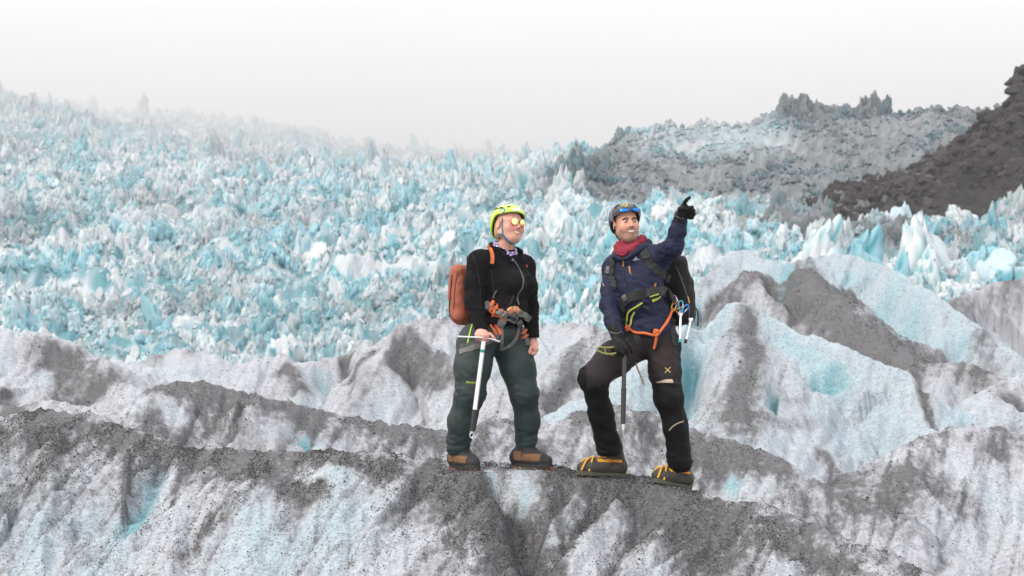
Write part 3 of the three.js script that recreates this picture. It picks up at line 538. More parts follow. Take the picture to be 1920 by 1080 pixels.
function netMesh(f, lo, hi, cell, color) {   // surface nets
  const nx = Math.ceil((hi.x - lo.x) / cell) + 1, ny = Math.ceil((hi.y - lo.y) / cell) + 1, nz = Math.ceil((hi.z - lo.z) / cell) + 1, val = new Float32Array(nx * ny * nz);
  const step = 4;   // skip blocks that lie far from the surface
  for (let bz = 0; bz < nz; bz += step) for (let by = 0; by < ny; by += step) for (let bx = 0; bx < nx; bx += step) {
    const c = f(lo.x + (bx + 1.5) * cell, lo.y + (by + 1.5) * cell, lo.z + (bz + 1.5) * cell), far = Math.abs(c) > cell * step * 1.6 + 0.03;
    for (let k = bz; k < Math.min(bz + step, nz); k++) for (let j = by; j < Math.min(by + step, ny); j++) for (let i = bx; i < Math.min(bx + step, nx); i++) val[(k * ny + j) * nx + i] = far ? c : f(lo.x + i * cell, lo.y + j * cell, lo.z + k * cell);
  }
  const id = new Int32Array(nx * ny * nz).fill(-1), pos = [], idx = [];
  for (let k = 0; k < nz - 1; k++) for (let j = 0; j < ny - 1; j++) for (let i = 0; i < nx - 1; i++) {
    const o = (k * ny + j) * nx + i; let m = 0, sx = 0, sy = 0, sz = 0, n = 0; const v = [];
    for (let c = 0; c < 8; c++) { const w = val[o + (c & 1) + ((c >> 1) & 1) * nx + (c >> 2) * nx * ny]; v.push(w); if (w < 0) m |= 1 << c; }
    if (m === 0 || m === 255) continue;
    for (const [a, b] of EDGES) if ((v[a] < 0) !== (v[b] < 0)) { const t = v[a] / (v[a] - v[b]); sx += lerp(a & 1, b & 1, t); sy += lerp((a >> 1) & 1, (b >> 1) & 1, t); sz += lerp(a >> 2, b >> 2, t); n++; }
    id[o] = pos.length / 3; pos.push(lo.x + (i + sx / n) * cell, lo.y + (j + sy / n) * cell, lo.z + (k + sz / n) * cell);
  }
  const quad = (a, b, c, d, flip) => flip ? idx.push(a, c, b, a, d, c) : idx.push(a, b, c, a, c, d), X = 1, Y = nx, Z = nx * ny;
  for (let k = 1; k < nz - 1; k++) for (let j = 1; j < ny - 1; j++) for (let i = 1; i < nx - 1; i++) {
    const o = (k * ny + j) * nx + i, s = val[o] < 0;
    if (s !== val[o + X] < 0) quad(id[o - Y - Z], id[o - Z], id[o], id[o - Y], !s);
    if (s !== val[o + Y] < 0) quad(id[o - X - Z], id[o - X], id[o], id[o - Z], !s);
    if (s !== val[o + Z] < 0) quad(id[o - X - Y], id[o - Y], id[o], id[o - X], !s);
  }
  const g = new THREE.BufferGeometry(); g.setAttribute('position', new THREE.Float32BufferAttribute(pos, 3)); g.setIndex(idx); g.computeVertexNormals();
  if (color) { const n = g.attributes.normal, col = new Float32Array(pos.length); for (let k = 0; k < pos.length; k += 3) { const c = color(pos[k], pos[k + 1], pos[k + 2], n.array[k], n.array[k + 1], n.array[k + 2]); col[k] = c[0]; col[k + 1] = c[1]; col[k + 2] = c[2]; } g.setAttribute('color', new THREE.BufferAttribute(col, 3)); }
  return g;
}
const EDGES = [[0, 1], [2, 3], [4, 5], [6, 7], [0, 2], [1, 3], [4, 6], [5, 7], [0, 4], [1, 5], [2, 6], [3, 7]];
function around(points, pad) { const b = new THREE.Box3().setFromPoints(points); b.min.addScalar(-pad); b.max.addScalar(pad); return [b.min, b.max]; }
const gradient = (f, p, e = 0.004) => V(f(p.x + e, p.y, p.z) - f(p.x - e, p.y, p.z), f(p.x, p.y + e, p.z) - f(p.x, p.y - e, p.z), f(p.x, p.y, p.z + e) - f(p.x, p.y, p.z - e)).normalize();
// a person's own frame: survey points to local places; touch() finds the surface of a garment under a survey point
function frameOf(px, py, depth) {
  const base = at(px, py, depth);
  const j = (a, b, dz = 0) => at(a, b, depth - dz).sub(base), eye = V(0, EYE, 0).sub(base);
  const touch = (f, a, b, lift = 0) => {
    const d = at(a, b, depth).sub(base).sub(eye).normalize(), p = eye.clone().addScaledVector(d, depth - 1.2); let bestP = null, bestV = 1e9;
    for (let k = 0; k < 400; k++) { const v = f(p.x, p.y, p.z); if (v < bestV) { bestV = v; bestP = p.clone(); } if (v < 0.0005) break; p.addScaledVector(d, Math.max(v * 0.7, 0.0015)); if (p.distanceTo(eye) > depth + 1.2) { p.copy(bestP); break; } }
    const n = gradient(f, p); p.addScaledVector(n, lift); return { p, n };
  };
  return { base, j, touch, depth, px: depth / F };
}
function smoothPath(list, n) { const c = new THREE.CatmullRomCurve3(list.map(l => V(l[0], l[1], 0)), false, 'centripetal'); return c.getPoints(n).map(p => [p.x, p.y]); }
// a flat strap or print lying on a garment along survey points; width and thickness in metres
function strap(fr, f, list, width, thick = 0.004, lift = 0.001, n = 24, widths) {
  const pts = list.length > 2 ? smoothPath(list, n) : Array.from({ length: n + 1 }, (_, k) => [lerp(list[0][0], list[1][0], k / n), lerp(list[0][1], list[1][1], k / n)]);
  const H = pts.map(p => fr.touch(f, p[0], p[1])), pos = [], idx = [];
  for (let k = 0; k <= n; k++) {
    const a = H[Math.max(k - 1, 0)].p, b = H[Math.min(k + 1, n)].p, t = b.clone().sub(a).normalize(), nn = H[k].n, s = new THREE.Vector3().crossVectors(t, nn).normalize().multiplyScalar((widths ? lerp(widths[0], widths[1], k / n) : width) / 2);
    const c = H[k].p.clone();
    for (const [u, l] of [[-1, lift - 0.006], [-1, lift + thick], [1, lift + thick], [1, lift - 0.006]]) { const q = c.clone().addScaledVector(s, u).addScaledVector(nn, l); pos.push(q.x, q.y, q.z); }
    if (k) for (let e = 0; e < 4; e++) { const A = (k - 1) * 4 + e, B = (k - 1) * 4 + (e + 1) % 4; idx.push(A, A + 4, B, B, A + 4, B + 4); }
  }
  const z = n * 4; idx.push(0, 1, 2, 0, 2, 3, z, z + 2, z + 1, z, z + 3, z + 2);
  const g = new THREE.BufferGeometry(); g.setAttribute('position', new THREE.Float32BufferAttribute(pos, 3)); g.setIndex(idx);
  const h = g.toNonIndexed(); h.computeVertexNormals(); return h;
}
// a flat print with an outline in survey points, draped on a garment
function print(fr, f, shape, lift = 0.003) {
  const s = new THREE.Shape(shape.map(p => new THREE.Vector2(p[0], p[1]))), g = new THREE.ShapeGeometry(s), p = g.attributes.position;
  for (let k = 0; k < p.count; k++) { const q = fr.touch(f, p.getX(k), p.getY(k), lift).p; p.setXYZ(k, q.x, q.y, q.z); }
  g.computeVertexNormals(); return g;
}
function tube(points, r, seg = 24, rad = 8, closed = false) { return new THREE.TubeGeometry(new THREE.CatmullRomCurve3(points, closed, 'centripetal'), seg, r, rad, closed); }
function bar(a, b, ra, rb = ra, seg = 10) { const g = new THREE.CylinderGeometry(rb, ra, a.distanceTo(b), seg); g.applyQuaternion(new THREE.Quaternion().setFromUnitVectors(V(0, 1, 0), b.clone().sub(a).normalize())); g.translate((a.x + b.x) / 2, (a.y + b.y) / 2, (a.z + b.z) / 2); return g; }
const plain = g => { const h = g.index ? g.toNonIndexed() : g.clone(); for (const k of Object.keys(h.attributes)) if (k !== 'position' && k !== 'normal') h.deleteAttribute(k); if (!h.attributes.normal) h.computeVertexNormals(); return h; };
const join = (...g) => mergeGeometries(g.flat().map(plain));
function part(parent, name, geo, mat, label) { const m = new THREE.Mesh(geo, mat); m.name = name; if (label) m.userData.label = label; parent.add(m); return m; }
const mat = (name, r, g, b, rough = 0.8, extra = {}) => { const m = new THREE.MeshPhysicalMaterial({ color: new THREE.Color().setRGB(r, g, b), roughness: rough, ...extra }); m.name = name; return m; };
const vmat = (name, rough = 0.85, extra = {}) => { const m = new THREE.MeshPhysicalMaterial({ vertexColors: true, roughness: rough, ...extra }); m.name = name; return m; };

// a head that looks along +z: skull, jaw, brow, nose, lips, ears
function headField(o) {
  const L = [
    ell(V(0, 0.03, -0.012), [0.075 * o.w, 0.096, 0.097]), ell(V(0, -0.042, 0.026), [0.06 * o.w, 0.077, 0.07]), ell(V(0, -0.096, 0.058), [0.027 * o.w, 0.02, 0.026]),
    ball(V(0.038 * o.w, -0.03, 0.058), 0.029), ball(V(-0.038 * o.w, -0.03, 0.058), 0.029), cone(V(0.056 * o.w, -0.06, 0.0), V(0.02, -0.1, 0.05), 0.024, 0.02), cone(V(-0.056 * o.w, -0.06, 0.0), V(-0.02, -0.1, 0.05), 0.024, 0.02)];
  let f = smin(0.03, ...L);
  f = smin(0.014, f, cone(V(-0.036, 0.024, 0.078), V(0.036, 0.024, 0.078), 0.012, 0.012));
  f = cut(0.014, f, ball(V(0.031, 0.005, 0.104), 0.015)); f = cut(0.014, f, ball(V(-0.031, 0.005, 0.104), 0.015));
  f = smin(0.01, f, cone(V(0, 0.012, 0.09), V(0, -0.031, 0.112), 0.008, 0.012), ball(V(0.012, -0.034, 0.1), 0.009), ball(V(-0.012, -0.034, 0.1), 0.009));
  const smile = (dy, r, z, w = 1) => chain(0.003, [-0.03, -0.015, 0, 0.015, 0.03].map((x, i) => [V(x * w, -0.0655 + dy * (1 - (x / 0.032) ** 2) + 0.012 * (x / 0.03) ** 2, z - 11 * x * x), r[i]]));
  f = smin(0.006, f, smile(0.009, [0.002, 0.0045, 0.005, 0.0045, 0.002], 0.0935), smile(-0.009, [0.002, 0.005, 0.0062, 0.005, 0.002], 0.092));
  f = cut(0.003, f, smile(0, [0.0015, 0.0055, 0.0068, 0.0055, 0.0015], 0.099));
  for (const s of [-1, 1]) f = smin(0.006, f, cut(0.004, ell(V(s * 0.079 * o.w, -0.006, -0.006), [0.011, 0.032, 0.02]), ell(V(s * 0.09 * o.w, -0.004, -0.002), [0.008, 0.02, 0.011])));
  return f;
}
function headColor(o) {
  return (x, y, z) => {
    const my = y + 0.0655 - 0.012 * (x / 0.03) ** 2, ww = 1 - (x / 0.033) ** 2, mouth = z > 0.06 && ww > 0 && Math.abs(my) < 0.0062 * ww, lip = z > 0.06 && ww > 0 && !mouth && Math.abs(my) < 0.002 + 0.0105 * ww;
    const blush = Math.exp(-(((Math.abs(x) - 0.042) / 0.022) ** 2 + ((y + 0.032) / 0.022) ** 2)) * sstep(0.02, 0.06, z) + Math.exp(-(((y + 0.03) / 0.02) ** 2 + (x / 0.016) ** 2)) * sstep(0.095, 0.11, z) * 0.8;
    const n = 0.96 + 0.05 * n3(x * 70, y * 70, z * 70);
    let c = o.skin.map((v, i) => lerp(v, o.blush[i], blush * 0.8) * n);
    if (o.stubble) { const jaw = sstep(-0.03, -0.062, y + 0.35 * Math.max(0, z - 0.05) - 0.2 * Math.max(0, 0.03 - z)), lipz = Math.exp(-(((y + 0.045) / 0.008) ** 2 + (x / 0.034) ** 2)) * sstep(0.06, 0.08, z), s = clamp(Math.max(jaw, lipz) * (0.85 + 0.5 * n3(x * 160, y * 160, z * 160)), 0, 1) * sstep(-0.055, 0.0, z + 0.02); c = c.map((v, i) => lerp(v, o.stubble[i], 0.72 * s)); }
    if (lip) c = o.lips; if (mouth) c = [0.09, 0.02, 0.018];
    return c;
  };
}
// ------------------------------------------------------------------ shared gear
const steel = mat('brushed_steel', 0.62, 0.63, 0.64, 0.32, { metalness: 1 }), darkSteel = mat('dark_steel', 0.09, 0.09, 0.09, 0.45, { metalness: 0.6 }), black = mat('black_webbing', 0.012, 0.012, 0.013, 0.8), blackRubber = mat('black_rubber', 0.016, 0.016, 0.016, 0.65);
const zipMat = mat('dark_zip', 0.035, 0.035, 0.04, 0.5), teeth = mat('teeth', 0.58, 0.53, 0.46, 0.35), eyeWhite = mat('eye_white', 0.62, 0.6, 0.57, 0.2), iris = mat('iris', 0.03, 0.02, 0.012, 0.15);
const fabricBump = grainTexture(256, 9, [[64, 0.5], [128, 0.5]]);
function mouthTeeth() {
  const g = new THREE.PlaneGeometry(1, 1, 16, 3), p = g.attributes.position;
  for (let k = 0; k < p.count; k++) { const x = p.getX(k) * 0.052, v = p.getY(k) + 0.5, w = 1 - (x / 0.028) ** 2, y = -0.0655 + 0.012 * (x / 0.03) ** 2; p.setXYZ(k, x, y + lerp(-0.0045 * w, 0.006 * w, v), 0.0955 - 11 * x * x); }
  g.computeVertexNormals(); return g;
}
// a five-fingered hand as a distance field: list of [root, middle, tip] per finger, palm between wrist and knuckles
function handField(wrist, knuckles, fingers, thumb, r = 0.0092, palm = 0.016) {
  const K = knuckles, mid = K[0].clone().add(K[3]).multiplyScalar(0.5);
  let f = smin(0.016, cone(wrist, K[0], palm + 0.006, palm - 0.003), cone(wrist, K[1], palm + 0.006, palm - 0.002), cone(wrist, K[2], palm + 0.006, palm - 0.002), cone(wrist, K[3], palm + 0.004, palm - 0.004));
  const F_ = fingers.map((q, i) => chain(0.004, [[K[i], r * 1.12], [q[0], r], [q[1], r * 0.93], [q[2], r * 0.8]]));
  F_.push(chain(0.006, [[wrist.clone().lerp(mid, 0.35), r * 1.6], [thumb[0], r * 1.25], [thumb[1], r * 1.05], [thumb[2], r * 0.9]]));
  return smin(0.005, f, ...F_);
}
// a boot: heel and toe on the ground, ankle above the heel
function bootField(heel, toe, ankle, h = 0.05, w = 0.044) {
  const d = toe.clone().sub(heel), up = V(0, 1, 0), ball_ = heel.clone().addScaledVector(d, 0.7);
  const a = heel.clone().addScaledVector(d, 0.1).addScaledVector(up, h), b = ball_.clone().addScaledVector(up, h * 0.98), c = heel.clone().addScaledVector(d, 0.9).addScaledVector(up, h * 0.86), side = new THREE.Vector3().crossVectors(up, d).normalize();
  const ins = heel.clone().addScaledVector(d, 0.45).addScaledVector(up, h * 1.5);
  let f = smin(0.03, cone(a, b, w * 0.86, w * 0.95), cone(b, c, w * 0.98, w * 0.84), cone(b.clone().addScaledVector(side, 0.012), a, w * 0.9, w * 0.8), cone(b.clone().addScaledVector(side, -0.012), a, w * 0.9, w * 0.8), cone(ankle, a.clone().addScaledVector(up, 0.02), 0.052, 0.044), cone(ankle, ins, 0.045, 0.045), cone(ins, b, 0.045, w * 0.8));
  const floor = heel.y + 0.018;
  return (x, y, z) => Math.max(f(x, y, z), floor + (toe.y - heel.y) * clamp(((x - heel.x) * d.x + (z - heel.z) * d.z) / (d.x * d.x + d.z * d.z), 0, 1) - y);
}
function soleGeometry(heel, toe, w = 0.046, thick = 0.024, out = 0.012) {
  const d = toe.clone().sub(heel), L = d.length(), s = new THREE.Shape();
  s.moveTo(-out, 0); s.bezierCurveTo(-out, w * 0.95, L * 0.2, w * 0.8, L * 0.4, w * 0.8); s.bezierCurveTo(L * 0.6, w * 0.85, L * 0.62, w * 1.12, L * 0.76, w * 1.1); s.bezierCurveTo(L * 0.95, w * 1.05, L + out, w * 0.55, L + out, 0);
  s.bezierCurveTo(L + out, -w * 0.55, L * 0.95, -w * 1.05, L * 0.76, -w * 1.1); s.bezierCurveTo(L * 0.62, -w * 1.12, L * 0.6, -w * 0.85, L * 0.4, -w * 0.8); s.bezierCurveTo(L * 0.2, -w * 0.8, -out, -w * 0.95, -out, 0);
  const g = new THREE.ExtrudeGeometry(s, { depth: thick, bevelEnabled: true, bevelSize: 0.003, bevelThickness: 0.003, bevelSegments: 2, curveSegments: 8 });
  const x = d.clone().normalize(), y = V(0, 1, 0).addScaledVector(x, -x.y).normalize(), z = new THREE.Vector3().crossVectors(x, y);
  g.applyMatrix4(new THREE.Matrix4().makeBasis(x, z.clone().negate(), y).setPosition(heel)); return g;
}
function cramponGeometry(heel, toe, w = 0.04) {
  const d = toe.clone().sub(heel), x = d.clone().normalize(), side = new THREE.Vector3().crossVectors(V(0, 1, 0), x).normalize(), G = [], P = (t, s, y = 0) => heel.clone().addScaledVector(d, t).addScaledVector(side, s * w).add(V(0, y, 0));
  for (const s of [-1, 1]) { G.push(bar(P(0.0, s * 0.7, -0.004), P(0.32, s * 0.72, -0.004), 0.004), bar(P(0.58, s * 0.9, -0.004), P(0.98, s * 0.7, -0.004), 0.004)); for (const t of [0.04, 0.28, 0.6, 0.78, 0.95]) G.push(bar(P(t, s * (t > 0.5 ? 0.95 : 0.72), -0.002), P(t + 0.02, s * (t > 0.5 ? 1.0 : 0.78), -0.034), 0.0075, 0.001, 5)); G.push(bar(P(1.0, s * 0.45, 0.0), P(1.16, s * 0.5, -0.012), 0.007, 0.001, 5)); }
  G.push(bar(P(0.3, 0, -0.004), P(0.62, 0, -0.004), 0.006), bar(P(0.02, -0.7, -0.004), P(0.02, 0.7, -0.004), 0.004), bar(P(0.3, -0.7, -0.004), P(0.3, 0.7, -0.004), 0.004), bar(P(0.62, -0.9, -0.004), P(0.62, 0.9, -0.004), 0.004), bar(P(0.97, -0.7, -0.004), P(0.97, 0.7, -0.004), 0.004));
  return join(G);
}
function textTexture(text, ink, paper, w, h, font) {
  const c = document.createElement('canvas'); c.width = w; c.height = h; const k = c.getContext('2d');
  k.fillStyle = paper; k.fillRect(0, 0, w, h); k.fillStyle = ink; k.font = font; k.textAlign = 'center'; k.textBaseline = 'middle'; k.fillText(text, w / 2, h / 2 + h * 0.04);
  const t = new THREE.CanvasTexture(c); t.colorSpace = THREE.SRGBColorSpace; return t;
}
// a small printed patch draped on a surface: corners in survey points (top left, top right, bottom right, bottom left)
function patch(fr, f, q, lift = 0.003, n = 8) {
  const g = new THREE.PlaneGeometry(1, 1, n, n), p = g.attributes.position;
  for (let k = 0; k < p.count; k++) { const u = p.getX(k) + 0.5, v = 0.5 - p.getY(k), a = lerp(lerp(q[0][0], q[1][0], u), lerp(q[3][0], q[2][0], u), v), b = lerp(lerp(q[0][1], q[1][1], u), lerp(q[3][1], q[2][1], u), v), s = fr.touch(f, a, b, lift).p; p.setXYZ(k, s.x, s.y, s.z); }
  g.computeVertexNormals(); return g;
}
const worldPlace = (o, fr) => { o.position.copy(fr.base); scene.add(o); };

// ------------------------------------------------------------------ the woman in black fleece and green trousers
const WF = frameOf(935, 873, 9.35);
const woman = new THREE.Group(); woman.name = numbered('person'); worldPlace(woman, WF);
tag(woman, 'person in lime helmet, black fleece and dark green trousers holding a silver ice axe', 'person');
{
  const { j, touch } = WF, yaw = 0.75, facing = V(Math.sin(yaw), 0, Math.cos(yaw)), q = quat(yaw);
  const shR = j(899, 492, 0.1), shL = j(981, 500, -0.12), elR = j(889, 566, 0.16), elL = j(993, 575, -0.13), wrR = j(903, 618, 0.24), wrL = j(1000, 640, -0.03);
  const neck = j(946, 470, 0), chest = j(943, 528, 0), waist = j(934, 580, 0), hip = j(927, 622, 0);
  const hpR = j(893, 645, 0.07), hpL = j(957, 645, -0.07), knR = j(882, 736, 0.13), knL = j(983, 738, 0.03), anR = j(862, 838, 0.02), anL = j(986, 832, -0.06);
  const heelR = j(848, 872, -0.05), toeR = j(894, 873, 0.14), heelL = j(963, 871, -0.07), toeL = j(1032, 874, 0.03);
  heelR.y = toeR.y = j(865, 876, 0).y; heelL.y = j(963, 874, 0).y; toeL.y = heelL.y - 0.006;
  // --- clothes as fields
  const fold = (a, f1, f2) => (x, y, z) => a * n3(x * f1, y * f2, z * f1);
  const torso = smin(0.07, ell(chest, [0.178, 0.19, 0.135], q), ell(waist, [0.178, 0.13, 0.145], q), ell(j(930, 606, 0), [0.192, 0.09, 0.158], q),
    ball(j(963, 533, 0.13), 0.082), ball(j(984, 535, 0.0), 0.078), ell(j(962, 580, 0.09), [0.11, 0.09, 0.09], q), cone(shR, shL, 0.07, 0.07), cone(shR, j(938, 486, 0), 0.066, 0.06), cone(shL, j(956, 488, 0), 0.066, 0.06));
  const armR = chain(0.03, [[shR, 0.076], [j(890, 530, 0.13), 0.068], [elR, 0.06], [wrR, 0.043]]), armL = chain(0.03, [[shL, 0.074], [j(990, 540, -0.14), 0.064], [elL, 0.058], [wrL, 0.043]]);
  const hemY = j(0, 609, 0).y;
  const arms = smin(0.01, armR, armL);
  const torsoCut = (x, y, z) => Math.max(torso(x, y, z), hemY + 0.006 * n3(x * 12, 0, z * 12) - y);
  const creaseW = (x, y, z) => { const e = Math.min(Math.hypot(x - elR.x, y - elR.y, z - elR.z), Math.hypot(x - elL.x, y - elL.y, z - elL.z), 0.5); return 0.006 * (Math.abs(n3(x * 9 + y * 5, y * 17, z * 9)) - 0.35) + 0.004 * (Math.abs(n3(x * 18, y * 26, z * 18)) - 0.35) + 0.0035 * Math.exp(-e * e / 0.008) * Math.sin((y + 0.4 * x + 0.02 * n3(x * 9, y * 9, z * 9)) * 210) + 0.006 * Math.exp(-(((y - waist.y + 0.02) / 0.05) ** 2)) * n3(x * 7, y * 40, z * 7) + 0.0012 * n3(x * 90, y * 90, z * 90); };
  const fleece = plus(smin(0.028, torsoCut, arms), creaseW);
  const thighs = smin(0.05, ell(j(927, 628, 0), [0.2, 0.11, 0.165], q), chain(0.05, [[hpR, 0.135], [j(886, 690, 0.12), 0.116], [knR, 0.095], [j(866, 790, 0.07), 0.088], [anR.clone().add(V(-0.012, 0.005, 0)), 0.08]]));
  const legL_ = chain(0.05, [[hpL, 0.13], [j(971, 690, 0.0), 0.113], [knL, 0.09], [j(989, 790, -0.03), 0.078], [anL.clone().add(V(0, 0.004, 0)), 0.075]]);
  const pleat = (x, y, z) => { const low = sstep(j(0, 770, 0).y, j(0, 835, 0).y, y), kR = Math.exp(-(((y - knR.y) / 0.09) ** 2)); return 0.002 * n3(x * 6, y * 9, z * 6) + 0.002 * (Math.abs(n3(x * 13 - y * 9, y * 14, z * 13)) - 0.35) + low * 0.011 * (Math.abs(n3(x * 6, y * 19, z * 6 + 3)) - 0.4) + kR * 0.009 * (Math.abs(n3(x * 6 + y * 8, y * 15, z * 6)) - 0.4) + 0.006 * (Math.abs(n3(x * 7 + y * 5, y * 6, z * 7 + 8)) - 0.4) + 0.0008 * n3(x * 120, y * 120, z * 120); };
  const hemR = anR.y - 0.052, hemL = anL.y - 0.045;
  const trousers = plus((x, y, z) => { const a = Math.max(thighs(x, y, z), hemR - y), b = Math.max(legL_(x, y, z), hemL - y), h = y > j(0, 700, 0).y ? Math.max(0.05 - Math.abs(a - b), 0) / 0.05 : Math.max(0.006 - Math.abs(a - b), 0) / 0.006; return Math.max(Math.min(a, b) - h * h * (y > j(0, 700, 0).y ? 0.0125 : 0.0015), y - j(0, 596, 0).y); }, pleat);
  // --- body under the clothes, with head and bare hands
  const headC = j(955, 424, 0.03), hq = quat(0.64, 0.15, 0.16), hm = new THREE.Matrix4().compose(headC, hq, V(1.03, 1.0, 1.0));
  const inner = smin(0.06, ell(chest, [0.14, 0.17, 0.1], q), ell(hip, [0.16, 0.13, 0.12], q), ell(waist, [0.13, 0.13, 0.1], q), cone(shR, shL, 0.045, 0.045), chain(0.02, [[shR, 0.045], [elR, 0.036], [wrR, 0.027]]), chain(0.02, [[shL, 0.045], [elL, 0.036], [wrL, 0.027]]), chain(0.03, [[hpR, 0.08], [knR, 0.055], [anR, 0.04], [heelR.clone().add(V(0.03, 0.05, 0.02)), 0.03]]), chain(0.03, [[hpL, 0.08], [knL, 0.055], [anL, 0.04], [heelL.clone().add(V(0.03, 0.05, 0.02)), 0.03]]), cone(neck, j(952, 447, 0.02), 0.056, 0.052));
  const skinC = [0.5, 0.25, 0.18], look = { w: 1.1, skin: skinC, blush: [0.52, 0.15, 0.115], lips: [0.42, 0.1, 0.1] };
  const bodyG = netMesh(inner, ...around([j(858, 880, -0.1), j(1010, 430, 0.3)], 0.08), 0.012, () => skinC);
  const headG = netMesh(headField(look), V(-0.11, -0.14, -0.13), V(0.11, 0.14, 0.14), 0.0038, headColor(look)); headG.applyMatrix4(hm);
  // right hand over the head of the axe, left hand hanging in a loose fist
  const hk = [j(913, 629, 0.285), j(907, 629, 0.295), j(900, 628, 0.29), j(894, 627, 0.28)];
  const handR = handField(wrR.clone(), hk, hk.map((k, i) => [k.clone().add(V(0.001, -0.022, 0.004)), k.clone().add(V(0.002, -0.036, -0.016)), k.clone().add(V(0.004, -0.026, -0.034))]), [j(919, 627, 0.26), j(924, 632, 0.265), j(928, 637, 0.26)], 0.0098, 0.02);
  const lk = [j(1005, 655, 0.03), j(1003, 657, 0.012), j(1000, 658, -0.008), j(997, 657, -0.026)];
  const handL = handField(wrL.clone().add(V(0, -0.02, 0)), lk, lk.map((k, i) => [k.clone().add(V(-0.006, -0.026, 0.004)), k.clone().add(V(-0.024, -0.03, 0.006)), k.clone().add(V(-0.03, -0.012, 0.006))]), [j(996, 652, 0.04), j(993, 660, 0.045), j(992, 667, 0.035)], 0.0098, 0.021);
  const nail = (x, y, z) => [0.58, 0.29, 0.22].map(v => v * (0.92 + 0.1 * n3(x * 60, y * 60, z * 60)));
  const hR = netMesh(handR, ...around([wrR, ...hk, j(928, 640, 0.26)], 0.06), 0.0034, nail), hL = netMesh(handL, ...around([wrL, ...lk], 0.07), 0.0034, nail);
  part(woman, 'body', mergeGeometries([bodyG, headG, hR, hL]), vmat('fair_skin', 0.5, { sheen: 0.2 }));
  const onHead = g => { g.applyMatrix4(hm); return g; };
  part(woman, 'teeth', onHead(mouthTeeth()), teeth);
  // hair: tucked under the helmet, loose at the nape and by the ear
  const hair = smin(0.02, ell(V(0, 0.03, -0.03), [0.081, 0.09, 0.09]), ell(V(-0.06, -0.03, -0.035), [0.026, 0.06, 0.04]), ell(V(0.06, -0.03, -0.035), [0.026, 0.06, 0.04]), ell(V(0, -0.05, -0.075), [0.06, 0.06, 0.035]));
  const hairCut = plus((x, y, z) => Math.max(hair(x, y, z), z - 0.015 - 0.4 * Math.max(0, y - 0.05)), (x, y, z) => 0.003 * n3(x * 60, y * 12, z * 60));
  part(woman, 'hair', onHead(netMesh(hairCut, V(-0.12, -0.14, -0.15), V(0.12, 0.14, 0.1), 0.005, (x, y, z) => { const k = 0.8 + 0.35 * n3(x * 90, y * 14, z * 90); return [0.36 * k, 0.24 * k, 0.12 * k]; })), vmat('blond_hair', 0.6));
  // sunglasses: round mirrored gold lenses
  const goldLens = mat('gold_mirror_lens', 0.85, 0.66, 0.3, 0.08, { metalness: 0.9 }), rim = mat('bronze_rim', 0.25, 0.16, 0.08, 0.35, { metalness: 0.8 });
  const glasses = part(woman, 'sunglasses', onHead(join(...[-1, 1].map(s => new THREE.TorusGeometry(0.026, 0.0024, 8, 28).rotateY(s * 0.16).translate(s * 0.032, 0.004, 0.108)), tube([V(-0.008, 0.008, 0.113), V(0, 0.013, 0.117), V(0.008, 0.008, 0.113)], 0.0022, 8, 6), ...[-1, 1].map(s => tube([V(s * 0.056, 0.008, 0.102), V(s * 0.078, 0.01, 0.06), V(s * 0.086, 0.006, 0.0)], 0.002, 10, 6)))), rim);
  for (const s of [-1, 1]) part(glasses, 'lens', onHead(new THREE.SphereGeometry(0.07, 24, 10, 0, Math.PI * 2, 0, 0.375).rotateX(Math.PI / 2).translate(0, 0, -0.066).rotateY(s * 0.16).translate(s * 0.032, 0.004, 0.109)), goldLens);
  // helmet
  const lime = mat('lime_shell', 0.34, 0.5, 0.03, 0.33, { clearcoat: 0.4, clearcoatRoughness: 0.3 });
  const domeO = smin(0.03, ell(V(0, 0.05, -0.018), [0.108, 0.098, 0.132]), ell(V(0, 0.0, -0.04), [0.104, 0.12, 0.106])), rimF = (x, y, z) => { const t = (z + 0.018) / 0.132, a = Math.abs(x) / 0.108; return 0.05 + 0.022 * sstep(0.3, 1, t) - 0.12 * sstep(0.15, -0.8, t) + 0.01 * sstep(0.5, 1, a) * sstep(-0.6, 0.4, t); };
  const ridgeTop = (x, y, z) => -0.004 * Math.exp(-((x / 0.02) ** 2)) * sstep(0.08, 0.13, y) - 0.0035 * Math.exp(-(((Math.abs(x) - 0.06) / 0.012) ** 2)) * sstep(0.06, 0.1, y);
  const shell = (x, y, z) => Math.max(domeO(x, y, z) + ridgeTop(x, y, z), -(domeO(x, y, z) + 0.011), rimF(x, y, z) - y);
  const helmet = part(woman, 'helmet', onHead(netMesh(shell, V(-0.13, -0.11, -0.17), V(0.13, 0.17, 0.14), 0.004)), lime);
  part(helmet, 'padding', onHead(netMesh((x, y, z) => Math.max(domeO(x, y, z) + 0.011, -(domeO(x, y, z) + 0.022), rimF(x, y, z) + 0.004 - y), V(-0.13, -0.11, -0.17), V(0.13, 0.17, 0.14), 0.005)), black);
  const toHead = (p) => p.applyMatrix4(hm), vent = mat('vent_shadow_mesh', 0.012, 0.014, 0.012, 0.9);
  const domeW = (() => { const inv = hm.clone().invert(), v = V(0, 0, 0); return (x, y, z) => { v.set(x, y, z).applyMatrix4(inv); return domeO(v.x, v.y, v.z) + ridgeTop(v.x, v.y, v.z); }; })();
  for (const [pts, w] of [[[[927, 394], [930, 392], [933, 391]], 0.011], [[[935, 391], [939, 389.5], [943, 390]], 0.011], [[[951, 388.5], [954, 387.5], [957, 387]], 0.01]]) part(helmet, 'vent', strap(WF, domeW, pts, w, 0.002, 0.001, 8), vent);
  const sticker = new THREE.MeshStandardMaterial({ map: textTexture('FOX', '#23262c', '#e9e6dd', 128, 64, 'bold 46px sans-serif'), roughness: 0.5 });
